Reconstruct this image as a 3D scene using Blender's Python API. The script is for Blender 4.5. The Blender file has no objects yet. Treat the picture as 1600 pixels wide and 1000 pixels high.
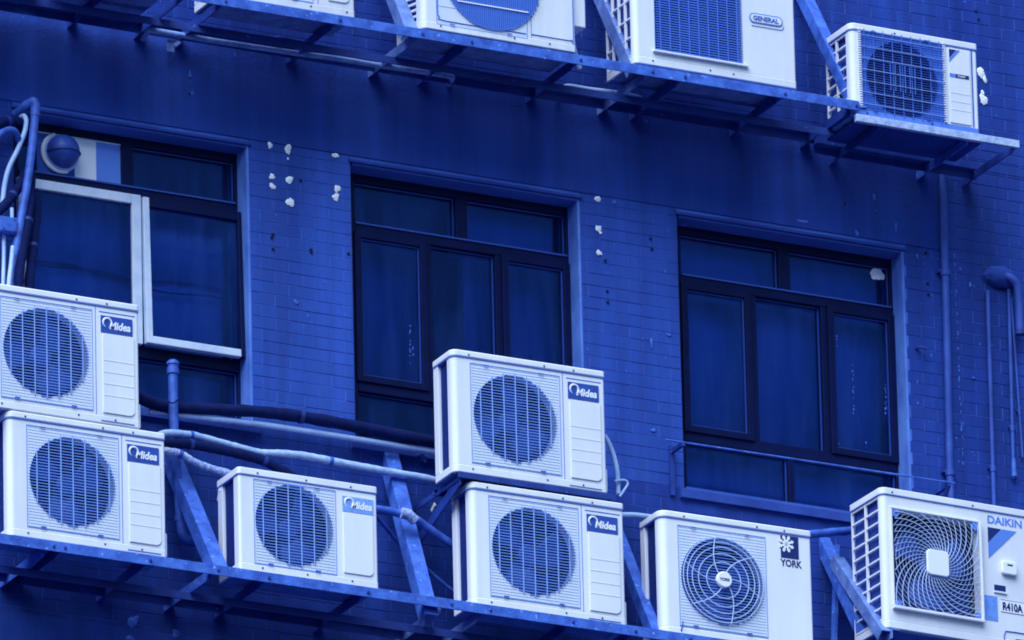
import bpy, math, random
from mathutils import Vector, Matrix
random.seed(7)
sc = bpy.context.scene
COL = sc.collection
R = math.radians

# ------------------------------------------------------------------ camera
FPX, SCALE = 22000.0, 317.0                    # long lens: focal length in photo pixels, pixels per metre at the wall
YAW, PITCH, ROLL = R(27.2), R(20.6), 0.024
view = Vector((math.sin(YAW)*math.cos(PITCH), math.cos(YAW)*math.cos(PITCH), math.sin(PITCH)))
r0 = Vector((math.cos(YAW), -math.sin(YAW), 0)); u0 = r0.cross(view)
cr, sr = math.cos(ROLL), math.sin(ROLL)
right = r0*cr - u0*sr; up = u0*cr + r0*sr
CAM = Vector((0, 0, 26.0)) - view*(FPX/SCALE)
cam_data = bpy.data.cameras.new('camera'); cam = bpy.data.objects.new('camera', cam_data); COL.objects.link(cam)
cam_data.sensor_width = 36; cam_data.lens = FPX/1600*36
cam_data.clip_start = 1; cam_data.clip_end = 20000
m = Matrix.Identity(4)
for i in range(3):
    m[i][0], m[i][1], m[i][2], m[i][3] = right[i], up[i], -view[i], CAM[i]
cam.matrix_world = m
sc.camera = cam

# ------------------------------------------------------------------ sky, sun, exposure
SUN_EL, SUN_AZ = R(54), R(230)                 # azimuth: clockwise from +Y, where the light comes from
world = bpy.data.worlds.new('World'); sc.world = world; world.use_nodes = True
wn = world.node_tree.nodes; wl = world.node_tree.links
bg = wn['Background']
sky = wn.new('ShaderNodeTexSky'); sky.sky_type = 'NISHITA'; sky.sun_disc = False
sky.sun_elevation = SUN_EL; sky.sun_rotation = SUN_AZ; sky.air_density = 1.6; sky.dust_density = 1.0; sky.ozone_density = 1.5
# the whole photograph is printed in blue, so the daylight is tinted evenly
tint = wn.new('ShaderNodeMix'); tint.data_type = 'RGBA'; tint.blend_type = 'MULTIPLY'; tint.inputs[0].default_value = 1.0
tint.inputs[7].default_value = (0.50, 0.72, 1.0, 1)
wl.new(sky.outputs[0], tint.inputs[6]); wl.new(tint.outputs[2], bg.inputs[0]); bg.inputs[1].default_value = 0.075
sun_d = bpy.data.lights.new('sun', 'SUN'); sun_d.energy = 3.2; sun_d.angle = R(60); sun_d.color = (0.80, 0.96, 1.0)
sun = bpy.data.objects.new('sun', sun_d); COL.objects.link(sun)
sdir = Vector((math.sin(SUN_AZ)*math.cos(SUN_EL), math.cos(SUN_AZ)*math.cos(SUN_EL), math.sin(SUN_EL)))
sun.rotation_euler = sdir.to_track_quat('Z', 'Y').to_euler(); sun.location = (0, -20, 50)
vs = sc.view_settings
vs.view_transform = 'Standard'; vs.look = 'None'; vs.exposure = 0.86; vs.gamma = 1; vs.use_curve_mapping = False
sc.cycles.filter_width = 1.85; sc.cycles.use_denoising = True; sc.cycles.max_bounces = 8; sc.cycles.transparent_max_bounces = 12
sc.cycles.caustics_reflective = False; sc.cycles.caustics_refractive = False

# ------------------------------------------------------------------ helpers
def at(px, py, Y):
    """the point of the vertical plane y = Y that the photograph shows at pixel (px, py)"""
    d = view*FPX + right*(px-800) + up*(500-py)
    return CAM + d*((Y-CAM.y)/d.y)

class MB:
    def __init__(s): s.v = []; s.f = []
    def add(s, vs_, fs):
        b = len(s.v); s.v += [tuple(p) for p in vs_]; s.f += [tuple(i+b for i in f) for f in fs]; return s
    def box(s, x0, x1, y0, y1, z0, z1):
        return s.add([(x0,y0,z0),(x1,y0,z0),(x1,y1,z0),(x0,y1,z0),(x0,y0,z1),(x1,y0,z1),(x1,y1,z1),(x0,y1,z1)],
                     [(0,3,2,1),(4,5,6,7),(0,1,5,4),(1,2,6,5),(2,3,7,6),(3,0,4,7)])
    def bar(s, a, b, w, h, upv=(0,0,1)):
        a = Vector(a); b = Vector(b); d = (b-a).normalized(); sx = d.cross(Vector(upv)).normalized(); sz = sx.cross(d)
        vs_ = []
        for p in (a, b):
            for i, j in ((-1,-1),(1,-1),(1,1),(-1,1)): vs_.append(p + sx*(i*w/2) + sz*(j*h/2))
        return s.add(vs_, [(0,1,2,3),(7,6,5,4),(0,4,5,1),(1,5,6,2),(2,6,7,3),(3,7,4,0)])
    def angle_iron(s, a, b, w, t, side=1, upv=(0,0,1)):
        """L section: a flat leg and an upright leg"""
        a = Vector(a); b = Vector(b); d = (b-a).normalized(); sx = d.cross(Vector(upv)).normalized()*side; sz = Vector(upv)
        sz = (sz - d*sz.dot(d)).normalized()
        prof = [(0,0),(w,0),(w,-t),(t,-t),(t,-w),(0,-w)]
        vs_ = [p + sx*x + sz*z for p in (a, b) for x, z in prof]
        n = 6
        fs = [tuple(range(n)), tuple(reversed(range(n, 2*n)))] + [(i, (i+1)%n, (i+1)%n+n, i+n) for i in range(n)]
        return s.add(vs_, fs)
    def prism(s, poly, z0, z1, axis='z'):
        n = len(poly)
        def p3(p, h): return (p[0], p[1], h) if axis == 'z' else (p[0], h, p[1])
        vs_ = [p3(p, z0) for p in poly] + [p3(p, z1) for p in poly]
        return s.add(vs_, [tuple(reversed(range(n))), tuple(range(n, 2*n))] + [(i, (i+1)%n, (i+1)%n+n, i+n) for i in range(n)])
    def tube(s, pts, r, seg=10, smooth=6, caps=True):
        P = [Vector(p) for p in pts]
        if len(P) > 2 and smooth > 1:
            Q = []
            for i in range(len(P)-1):
                p0 = P[max(i-1,0)]; p1 = P[i]; p2 = P[i+1]; p3 = P[min(i+2, len(P)-1)]
                for k in range(smooth):
                    t = k/smooth
                    Q.append(0.5*((2*p1)+(p2-p0)*t+(2*p0-5*p1+4*p2-p3)*t*t+(3*p1-p0-3*p2+p3)*t**3))
            Q.append(P[-1]); P = Q
        rr = r if isinstance(r, (list, tuple)) else [r]*len(P)
        n0 = None; vs_ = []; fs = []
        for i, p in enumerate(P):
            d = (P[min(i+1,len(P)-1)]-P[max(i-1,0)]).normalized()
            if n0 is None:
                n0 = d.cross(Vector((0.3,0.5,0.81))).normalized()
            n0 = (n0 - d*n0.dot(d)).normalized(); b = d.cross(n0)
            for k in range(seg):
                a = 2*math.pi*k/seg
                vs_.append(p + (n0*math.cos(a)+b*math.sin(a))*rr[min(i, len(rr)-1)])
        for i in range(len(P)-1):
            for k in range(seg):
                k2 = (k+1)%seg
                fs.append((i*seg+k, i*seg+k2, (i+1)*seg+k2, (i+1)*seg+k))
        if caps:
            fs.append(tuple(reversed(range(seg)))); fs.append(tuple(range((len(P)-1)*seg, len(P)*seg)))
        return s.add(vs_, fs)
    def cyl(s, c, axis, r, h, seg=16, r2=None):
        c = Vector(c); ax = Vector(axis).normalized()
        return s.tube([c, c+ax*h], [r, r if r2 is None else r2], seg=seg, smooth=1)
    def lathe(s, c, axis, prof, seg=24):
        """prof: (distance along axis, radius)"""
        c = Vector(c); ax = Vector(axis).normalized()
        return s.tube([c+ax*d for d, _ in prof], [q for _, q in prof], seg=seg, smooth=1)
    def ring(s, c, r, t, seg=48, axis='y'):
        """wire ring in the x-z plane"""
        vs_ = []; fs = []; k = 4
        for i in range(seg):
            a = 2*math.pi*i/seg
            for j in range(k):
                b = 2*math.pi*(j+.5)/k
                rr = r + t*math.cos(b)
                vs_.append((c[0]+rr*math.cos(a), c[1]+t*math.sin(b), c[2]+rr*math.sin(a)))
        for i in range(seg):
            for j in range(k):
                fs.append((i*k+j, i*k+(j+1)%k, ((i+1)%seg)*k+(j+1)%k, ((i+1)%seg)*k+j))
        return s.add(vs_, fs)
    def build(s, name, mat, parent=None, smooth=False, loc=None, kind=None, bevel=0):
        me = bpy.data.meshes.new(name); me.from_pydata(s.v, [], s.f); me.validate()
        import bmesh
        bm = bmesh.new(); bm.from_mesh(me); bmesh.ops.recalc_face_normals(bm, faces=bm.faces); bm.to_mesh(me); bm.free()
        me.materials.append(M[mat] if isinstance(mat, str) else mat)
        if smooth:
            me.polygons.foreach_set('use_smooth', [True]*len(me.polygons))
            try: me.set_sharp_from_angle(angle=R(42))
            except Exception: pass
        o = bpy.data.objects.new(name, me); COL.objects.link(o)
        if parent is not None: o.parent = parent
        if loc is not None: o.location = loc
        if kind: o['kind'] = kind
        if bevel:
            b = o.modifiers.new('bevel', 'BEVEL'); b.width = bevel; b.segments = 2; b.limit_method = 'ANGLE'; b.angle_limit = R(50)
        return o

def tag(o, label, cat, group=None):
    o['label'] = label; o['category'] = cat
    if group: o['group'] = group
    return o
def empty(name, loc, label, cat, group=None, rz=0):
    o = bpy.data.objects.new(name, None); COL.objects.link(o); o.location = loc; o.rotation_euler = (0,0,rz); o.empty_display_size = .1
    return tag(o, label, cat, group)
def rrect(x0, x1, z0, z1, r, seg=6, corners=(1,1,1,1)):
    """rounded rectangle outline, corners: bl, br, tr, tl"""
    out = []
    for (cx, cz, a0, on, ex, ez) in ((x0+r, z0+r, 180, corners[0], x0, z0), (x1-r, z0+r, 270, corners[1], x1, z0),
                                     (x1-r, z1-r, 0, corners[2], x1, z1), (x0+r, z1-r, 90, corners[3], x0, z1)):
        if on:
            for k in range(seg+1):
                a = R(a0 + 90*k/seg); out.append((cx+r*math.cos(a), cz+r*math.sin(a)))
        else: out.append((ex, ez))
    return out

# ------------------------------------------------------------------ materials
M = {}
def mat(name, col, rough=.6, col2=None, scale=6.0, stretch=(1,1,1), bump=0.0, bscale=60.0, metal=0.0, spec=.4, lo=.4, hi=.65, island=0.0, spots=None, detail=5, streak=0.0):
    """principled colour with a mottled second colour, fine relief and small worn spots"""
    ma = bpy.data.materials.new(name); ma.use_nodes = True; nt = ma.node_tree; n = nt.nodes; l = nt.links
    b = n['Principled BSDF']; b.inputs['Roughness'].default_value = rough; b.inputs['Metallic'].default_value = metal
    b.inputs['Specular IOR Level'].default_value = spec
    geo = n.new('ShaderNodeNewGeometry'); mp = n.new('ShaderNodeMapping'); mp.inputs['Scale'].default_value = stretch
    l.new(geo.outputs['Position'], mp.inputs['Vector'])
    src = None
    if col2:
        no = n.new('ShaderNodeTexNoise'); no.inputs['Scale'].default_value = scale; no.inputs['Detail'].default_value = detail; no.inputs['Roughness'].default_value = .6
        l.new(mp.outputs[0], no.inputs['Vector'])
        mr = n.new('ShaderNodeMapRange'); mr.inputs[1].default_value = lo; mr.inputs[2].default_value = hi
        l.new(no.outputs[0], mr.inputs[0])
        mx = n.new('ShaderNodeMix'); mx.data_type = 'RGBA'; mx.inputs[6].default_value = (*col,1); mx.inputs[7].default_value = (*col2,1)
        l.new(mr.outputs[0], mx.inputs[0]); src = mx.outputs[2]
    if spots:
        scol, sscale, thr = spots
        no = n.new('ShaderNodeTexNoise'); no.inputs['Scale'].default_value = sscale; no.inputs['Detail'].default_value = 3
        l.new(geo.outputs['Position'], no.inputs['Vector'])
        mr = n.new('ShaderNodeMapRange'); mr.inputs[1].default_value = thr; mr.inputs[2].default_value = thr+.03
        l.new(no.outputs[0], mr.inputs[0])
        mx = n.new('ShaderNodeMix'); mx.data_type = 'RGBA'; mx.inputs[7].default_value = (*scol,1)
        if src: l.new(src, mx.inputs[6])
        else: mx.inputs[6].default_value = (*col,1)
        l.new(mr.outputs[0], mx.inputs[0]); src = mx.outputs[2]
    if streak:
        mp2 = n.new('ShaderNodeMapping'); mp2.inputs['Scale'].default_value = (9, 1, .55); l.new(geo.outputs['Position'], mp2.inputs['Vector'])
        no = n.new('ShaderNodeTexNoise'); no.inputs['Scale'].default_value = 1.0; no.inputs['Detail'].default_value = 6; no.inputs['Roughness'].default_value = .65
        l.new(mp2.outputs[0], no.inputs['Vector'])
        mr = n.new('ShaderNodeMapRange'); mr.inputs[1].default_value = .35; mr.inputs[2].default_value = .68; mr.inputs[3].default_value = 1-streak; mr.inputs[4].default_value = 1+streak
        l.new(no.outputs[0], mr.inputs[0]); hs = n.new('ShaderNodeHueSaturation'); l.new(mr.outputs[0], hs.inputs['Value'])
        if src: l.new(src, hs.inputs['Color'])
        else: hs.inputs['Color'].default_value = (*col,1)
        src = hs.outputs[0]
    if island:
        oi = n.new('ShaderNodeObjectInfo'); ad = n.new('ShaderNodeMath'); ad.operation = 'ADD'; fr = n.new('ShaderNodeMath'); fr.operation = 'FRACT'
        l.new(oi.outputs['Random'], ad.inputs[0]); l.new(geo.outputs['Random Per Island'], ad.inputs[1]); l.new(ad.outputs[0], fr.inputs[0])
        mr = n.new('ShaderNodeMapRange'); mr.inputs[3].default_value = 1-island; mr.inputs[4].default_value = 1+island
        l.new(fr.outputs[0], mr.inputs[0])
        hs = n.new('ShaderNodeHueSaturation'); l.new(mr.outputs[0], hs.inputs['Value'])
        if src: l.new(src, hs.inputs['Color'])
        else: hs.inputs['Color'].default_value = (*col,1)
        src = hs.outputs[0]
    if src: l.new(src, b.inputs['Base Color'])
    else: b.inputs['Base Color'].default_value = (*col,1)
    if bump:
        no = n.new('ShaderNodeTexNoise'); no.inputs['Scale'].default_value = bscale; no.inputs['Detail'].default_value = 4
        l.new(geo.outputs['Position'], no.inputs['Vector'])
        bp = n.new('ShaderNodeBump'); bp.inputs['Strength'].default_value = bump; bp.inputs['Distance'].default_value = .01
        l.new(no.outputs[0], bp.inputs['Height']); l.new(bp.outputs[0], b.inputs['Normal'])
    M[name] = ma
    return ma

# the photograph is a blue monochrome print: every colour is a tone of that blue
WHITE = (.80, .78, .90)
def white(k):
    return tuple(c*k for c in WHITE)
def tone(t):
    """t 0..1 lightness along the print's ramp, as linear rgb"""
    stops = [(0.0,(2,8,40)),(0.15,(8,24,84)),(0.3,(22,50,135)),(0.45,(45,78,170)),(0.6,(70,112,212)),(0.75,(118,156,236)),(0.88,(168,196,247)),(1.0,(200,220,252))]
    for (a, ca), (b, cb) in zip(stops, stops[1:]):
        if t <= b:
            k = (t-a)/(b-a); c = [ca[i]+(cb[i]-ca[i])*k for i in range(3)]
            break
    else: c = stops[-1][1]
    c = tuple((x/255/12.92 if x/255 <= .04045 else ((x/255+.055)/1.055)**2.4) for x in c)
    return (c[0]*(1.06 if t < .7 else 1.0), c[1], c[2])

mat('paint_wall', tone(.52), .75, tone(.44), 2.2, (1,1,.25), .25, 90, lo=.35, hi=.7, spots=(tone(.62), 16, .70))
mat('grout', tone(.60), .85, tone(.44), 3.0, (1,1,1), .2, 90)
mat('tile_dark', tone(.37), .65, tone(.29), 2.0, (1.6,1,.22), .15, 120, lo=.35, hi=.7, island=.06, streak=.25, spots=(tone(.52), 30, .71), spec=.22)
mat('tile', tone(.46), .6, tone(.385), 2.0, (1.6,1,.22), .15, 120, lo=.35, hi=.7, island=.05, streak=.22, spots=(tone(.56), 30, .71), spec=.22)
mat('plaster_smooth', tone(.40), .8, tone(.33), scale=2.5, streak=.18, stretch=(1.4,1,.18), bump=.25, bscale=60, lo=.35, hi=.7, spots=(tone(.58), 25, .735), spec=.22)
mat('moulding_paint', tone(.36), .8, tone(.3), 5, bump=.2)
mat('sill_paint', tone(.42), .7, tone(.33), 5, bump=.2)
mat('reveal_lit', tone(.68), .7, tone(.52), 7, (1,1,.5), .2, 70, lo=.4, hi=.7)  # paler than the wall: side light painted into the reveals
mat('filler', white(1.08), .8, white(.95), 60, bump=.5, bscale=120)
mat('filler_dim', tone(.6), .8, tone(.5), 60, bump=.4, bscale=120)
mat('hole', tone(.05), .9)
mat('ac_white', white(1), .5, white(.9), 3, (1,1,.5), .02, 40, streak=.045, lo=.42, hi=.72, spec=.45, spots=(white(.72), 34, .73))
mat('ac_cream', white(.95), .5, white(.78), 4, (1,1,.3), .02, 40, streak=.09, lo=.4, hi=.72, spec=.4, spots=(tone(.78), 30, .71))
mat('ac_plate', (.70,.72,.90), .5, (.62,.66,.86), 8, lo=.4, hi=.7)
mat('grille_plastic', (.15,.28,.76), .5)
mat('plate_line', (.56,.62,.86), .5)
mat('grille_blue', tone(.60), .5)
mat('grille_rib', (.24,.37,.80), .5)
mat('guard_pale', (.46,.56,.86), .5)
mat('grille_dim', tone(.46), .5)
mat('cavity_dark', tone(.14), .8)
mat('grille_wire', white(.95), .45)
mat('fan_blade', tone(.52), .45, tone(.44), 9)
mat('coil', tone(.42), .6, tone(.32), 40, (1,1,4), .3, 160)
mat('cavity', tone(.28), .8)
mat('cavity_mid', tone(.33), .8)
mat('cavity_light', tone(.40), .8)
mat('seam', tone(.55), .7)
mat('screw', tone(.3), .4, metal=.3)
mat('badge_blue', tone(.44), .4, tone(.40), 30)
mat('badge_faded', tone(.72), .5, tone(.8), 60)
mat('logo_navy', tone(.22), .5)
mat('logo_mid', tone(.66), .5)
mat('ink', tone(.5), .5)
mat('ink_dark', tone(.2), .5)
mat('letter_white', white(1.05), .5)
mat('sticker', tone(.74), .5, tone(.66), 90)
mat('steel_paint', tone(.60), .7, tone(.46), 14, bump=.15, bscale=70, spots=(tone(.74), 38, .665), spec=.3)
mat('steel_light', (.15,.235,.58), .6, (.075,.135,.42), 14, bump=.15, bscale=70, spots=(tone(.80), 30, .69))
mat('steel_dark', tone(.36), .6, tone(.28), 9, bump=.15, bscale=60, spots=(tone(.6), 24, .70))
mat('galvanised', (.48,.54,.80), .55, (.26,.34,.64), 26, bump=.2, bscale=50, lo=.38, hi=.62)
mat('pvc_grey', tone(.54), .55, tone(.40), 18, bump=.04, bscale=50)
mat('dome_grey', tone(.45), .45, tone(.36), 14)
mat('pvc_mid', (.26,.38,.74), .5, (.14,.23,.56), 16, bump=.06, bscale=50)
mat('pvc_light', (.42,.54,.88), .4, (.30,.42,.78), 10, bump=.04, bscale=50)
mat('pipe_wall', tone(.46), .65, tone(.36), 12, (1,1,.4), .06, 60)
mat('wrap_white', (.40,.52,.86), .6, (.24,.36,.74), 22, bump=.3, bscale=60)
mat('wrap_speckled', tone(.68), .7, white(.75), 70, bump=.5, bscale=90)
mat('foam_black', tone(.10), .85, tone(.16), 18, spec=.15, bump=.3, bscale=80)
mat('tape_grey', tone(.26), .6)
mat('frame_dark', tone(.07), .5, tone(.11), 12, spec=.12)
mat('frame_edge', tone(.42), .4)
mat('alu_white', (.62,.66,.84), .4, (.50,.56,.78), 12)
mat('bead', tone(.40), .4)
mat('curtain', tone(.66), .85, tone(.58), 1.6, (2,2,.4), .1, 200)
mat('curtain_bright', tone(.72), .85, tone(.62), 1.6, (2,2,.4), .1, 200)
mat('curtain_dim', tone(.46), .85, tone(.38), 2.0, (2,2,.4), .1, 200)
mat('curtain_dark', tone(.2), .9)
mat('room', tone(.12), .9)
mat('asphalt', (.03,.045,.10), .9, (.022,.034,.08), 2.0, bump=.3, bscale=30)
mat('roof_concrete', tone(.4), .9, tone(.34), 3)

gl = bpy.data.materials.new('glass'); gl.use_nodes = True; n = gl.node_tree.nodes; l = gl.node_tree.links; n.clear()
out = n.new('ShaderNodeOutputMaterial'); tr = n.new('ShaderNodeBsdfTransparent'); tr.inputs[0].default_value = (.62,.76,.95,1)
gs = n.new('ShaderNodeBsdfGlossy'); gs.inputs['Roughness'].default_value = .06; gs.inputs[0].default_value = (.22,.42,1,1)
fr = n.new('ShaderNodeFresnel'); fr.inputs[0].default_value = 1.45; mx = n.new('ShaderNodeMixShader')
l.new(fr.outputs[0], mx.inputs[0]); l.new(tr.outputs[0], mx.inputs[1]); l.new(gs.outputs[0], mx.inputs[2]); l.new(mx.outputs[0], out.inputs[0])
gn = n.new('ShaderNodeTexNoise'); gn.inputs['Scale'].default_value = 3.0
gg = n.new('ShaderNodeNewGeometry'); l.new(gg.outputs['Position'], gn.inputs['Vector'])
gb = n.new('ShaderNodeBump'); gb.inputs['Strength'].default_value = .06; gb.inputs['Distance'].default_value = .02
l.new(gn.outputs[0], gb.inputs['Height']); l.new(gb.outputs[0], gs.inputs['Normal'])
dn = n.new('ShaderNodeTexNoise'); dn.inputs['Scale'].default_value = 1.0; dn.inputs['Detail'].default_value = 7; dn.inputs['Roughness'].default_value = .62
dm = n.new('ShaderNodeMapping'); dm.inputs['Scale'].default_value = (7, 1, 1.3); l.new(gg.outputs['Position'], dm.inputs['Vector']); l.new(dm.outputs[0], dn.inputs['Vector'])
dr = n.new('ShaderNodeMapRange'); dr.inputs[1].default_value = .42; dr.inputs[2].default_value = .85; dr.inputs[3].default_value = .015; dr.inputs[4].default_value = .22; l.new(dn.outputs[0], dr.inputs[0])
dd = n.new('ShaderNodeBsdfDiffuse'); dd.inputs[0].default_value = (*tone(.55), 1)
dx = n.new('ShaderNodeMixShader'); l.new(dr.outputs[0], dx.inputs[0]); l.new(mx.outputs[0], dx.inputs[1]); l.new(dd.outputs[0], dx.inputs[2]); l.new(dx.outputs[0], out.inputs[0])
M['glass'] = gl

# ------------------------------------------------------------------ the setting
g = MB().add([(-4000,-4000,0),(4000,-4000,0),(4000,4000,0),(-4000,4000,0)], [(0,1,2,3)]).build('ground', 'asphalt'); g['kind'] = 'structure'

BX0, BX1, BTOP = -14.0, 14.0, 40.0
building = empty('apartment_building', (0,0,0), 'blue painted tiled building wall with three dark windows behind the outdoor units', 'building')
WIN = [(-2.70, -1.43), (-0.874, 0.391), (0.934, 2.215)]
WZ0, WZ1 = 25.25, 26.70
wb = MB()
xs = [BX0] + [x for w in WIN for x in w] + [BX1]
for i in range(len(xs)-1):
    a, b = xs[i], xs[i+1]
    if i % 2 == 1:
        wb.add([(a,0,0),(b,0,0),(b,0,WZ0),(a,0,WZ0)], [(0,1,2,3)]); wb.add([(a,0,WZ1),(b,0,WZ1),(b,0,BTOP),(a,0,BTOP)], [(0,1,2,3)])
    else:
        wb.add([(a,0,0),(b,0,0),(b,0,BTOP),(a,0,BTOP)], [(0,1,2,3)])
wb.add([(BX0,12,0),(BX1,12,0),(BX1,12,BTOP),(BX0,12,BTOP)], [(0,1,2,3)])
wb.add([(BX0,0,0),(BX0,12,0),(BX0,12,BTOP),(BX0,0,BTOP)], [(0,1,2,3)]); wb.add([(BX1,0,0),(BX1,12,0),(BX1,12,BTOP),(BX1,0,BTOP)], [(0,1,2,3)])
wall = wb.build('wall', 'grout', building)
MB().box(BX0-.2, BX1+.2, -.2, 12.2, BTOP, BTOP+.3).build('roof', 'roof_concrete', building)

# smooth rendered bands between the tiled zones
band = MB().box(-6, 2.455, -.007, -.0005, 26.735, 27.26).build('plaster_band', 'plaster_smooth', wall)
MB().box(-6, 6, -.007, -.0005, 22.0, 24.10).build('plaster_band', 'plaster_smooth', wall)

# tiles
TW, TH, GAP = .150, .0625, .0028
def tile_mesh(w, h):
    c = .0018; d = .0024
    v = [(0,0,0),(w,0,0),(w,0,h),(0,0,h),(0,-d+.0011,0),(w,-d+.0011,0),(w,-d+.0011,h),(0,-d+.0011,h),(c,-d,c),(w-c,-d,c),(w-c,-d,h-c),(c,-d,h-c)]
    f = [(0,1,5,4),(1,2,6,5),(2,3,7,6),(3,0,4,7),(4,5,9,8),(5,6,10,9),(6,7,11,10),(7,4,8,11),(8,9,10,11)]
    return v, f
ZONES = [('pier', -1.43, -.874, 25.25, 26.735), ('pier', .391, .934, 25.25, 26.735), ('pier', 2.215, 2.455, 25.25, 26.735), ('pier', 2.455, 2.95, 25.3, 27.2),
         ('rest', -3.9, -2.70, 24.10, 26.735), ('rest', -2.70, 2.455, 24.10, 25.25), ('rest', 2.455, 4.6, 24.10, 25.30), ('rest', 2.95, 4.6, 25.30, 27.27),
         ('rest', 2.455, 2.95, 27.2, 27.26), ('rest', -3.9, 4.6, 27.26, 28.9)]
cells = []
for zi, (kind, x0, x1, z0, z1) in enumerate(ZONES):
    j0 = int(math.floor((z0-24)/TH)); j1 = int(math.ceil((z1-24)/TH))
    for j in range(j0, j1):
        za, zb = max(24+j*TH, z0), min(24+(j+1)*TH, z1)
        if zb-za < .006: continue
        off = TW/2 if j % 2 else 0
        i0 = int(math.floor((x0+4-off)/TW)); i1 = int(math.ceil((x1+4-off)/TW))
        for i in range(i0, i1):
            xa, xb = max(-4+off+i*TW, x0), min(-4+off+(i+1)*TW, x1)
            if xb-xa < .012: continue
            cells.append((kind, xa, xb, za, zb))
order = [c for c in cells if c[0] == 'pier'] + [c for c in cells if c[0] != 'pier' and 24.35 < c[3] < 25.2 and -1.9 < c[1] < 2.3]
single = order[:300]; sset = set(single)
full_me = None; stuffm = MB()
dark_me = None
for c in cells:
    _, xa, xb, za, zb = c
    w, h = xb-xa-GAP, zb-za-GAP
    dy = random.uniform(-.0012, .0008)
    if c in sset:
        isfull = abs(xb-xa-TW) < 1e-6 and abs(zb-za-TH) < 1e-6
        clean = xa < .94 and c[0] == 'pier'             # the two piers between the windows get the paler tile colour
        have = full_me if clean else dark_me
        if isfull and have:
            o = bpy.data.objects.new('tile', have); COL.objects.link(o); o.parent = wall
        else:
            b = MB(); b.add(*tile_mesh(w, h)); o = b.build('tile', 'tile' if clean else 'tile_dark', wall)
            if isfull:
                if clean: full_me = o.data
                else: dark_me = o.data
        o.location = (xa+GAP/2, dy, za+GAP/2)
        o.rotation_euler = (random.gauss(0,.004), 0, random.gauss(0,.003))
    else:
        v, f = tile_mesh(w, h)
        stuffm.add([(p[0]+xa+GAP/2, p[1]+dy, p[2]+za+GAP/2) for p in v], f)
stuffm.build('tile_field', 'tile_dark', wall, kind='stuff')

# plaster filler dabs, drill holes, scars
def dab(px, py, rw, rh, material='filler', parent=wall, Y=-.0065, name='filler_patch', seed=None):
    c = at(px, py, Y); rnd = random.Random(seed if seed is not None else px*7+py)
    p1, p2 = rnd.uniform(0,6), rnd.uniform(0,6); h1, h2 = rnd.uniform(.08,.2), rnd.uniform(.04,.14)
    k = 20 if name != 'paint_flake' else 7; pts = []
    for i in range(k):
        a = 2*math.pi*i/k; q = .92 + h1*math.sin(2*a+p1) + h2*math.sin(3*a+p2) + rnd.uniform(-.15,.15)
        pts.append((c.x+rw/282*q*math.cos(a), c.z+rh/295*q*math.sin(a)))
    b = MB(); t = .0018 if name != 'paint_flake' else .0005
    vs_ = [(x, Y, z) for x, z in pts] + [(c.x+(x-c.x)*.85, Y-t, c.z+(z-c.z)*.85) for x, z in pts] + [(c.x, Y-t*1.2, c.z)]
    fs = [(i, (i+1)%k, (i+1)%k+k, i+k) for i in range(k)] + [(i+k, (i+1)%k+k, 2*k) for i in range(k)]
    b.add(vs_, fs); return b.build(name, material, parent, smooth=True)
for s in ((450,233,5.5,8),(422,227,4,5.5),(450,248,2,2),(524,243,5.5,4),(527,295,4.5,7.5),(525,308,6,6),(425,276,5,4.5),(426,291,5,5),(452,281,5.5,7),(453,316,6,8),
          (934,311,5,5.5),(935,357,4.5,6),(938,363,3,3),(936,395,4.5,5),(1533,113,6,10),(1539,124,4,6),(1537,156,6.5,10),(1535,145,3,5)):
    dab(*s)
for s in ((463,472,4,4),(207,972,8,9),(213,966,5,4),(275,990,7,6),(204,998,8,5),(1315,205,5,3),(1366,308,2,7),(1339,365,3,6),(1400,355,2,7),(1018,535,2.5,10),(1045,523,4,3),(297,118,2,9),(1521,590,3,2),(1010,190,3,3),
          (300,145,3,4),(960,316,4,3),(1021,672,4,3),(1255,346,12,2),(1433,400,1.5,5),(1500,420,1.5,3),(1516,445,2,5)):
    dab(*s, material='filler_dim')
rc_ = random.Random(11)
for k in range(26):
    py = 400+k*13+rc_.uniform(-4,4); dab(1491+k*.55+rc_.uniform(-1,1), py, rc_.uniform(.8,1.6), rc_.uniform(2,6), 'filler_dim', name='paint_flake', seed=k, Y=-.0046)
for k in range(30):
    dab(rc_.uniform(1420,1598), rc_.uniform(400,760), rc_.uniform(.6,1.5), rc_.uniform(.8,3.5), 'filler_dim', name='paint_flake', seed=100+k, Y=-.0046)
for k in range(40):
    dab(*rc_.choice(((rc_.uniform(405,540), rc_.uniform(250,630)), (rc_.uniform(915,1050), rc_.uniform(330,680)), (rc_.uniform(1250,1440), rc_.uniform(240,340)))), rc_.uniform(.6,1.5), rc_.uniform(.8,3.5), 'filler_dim', name='paint_flake', seed=200+k, Y=-.0046)
for px, py in ((425,371),(427,389),(427,366),(470,282),(486,390),(487,394),(1017,373),(1019,389),(946,407),(949,455),(950,472),(1450,443),(1451,460),(1447,395),(297,122),(296,147),(545,396),(1320,318),(1372,95),(1525,17),(1529,30)):
    c = at(px, py, -.007); MB().cyl((c.x, -.0085, c.z), (0,1,0), .0075, .006, 10).build('drill_hole', 'hole', wall)

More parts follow.
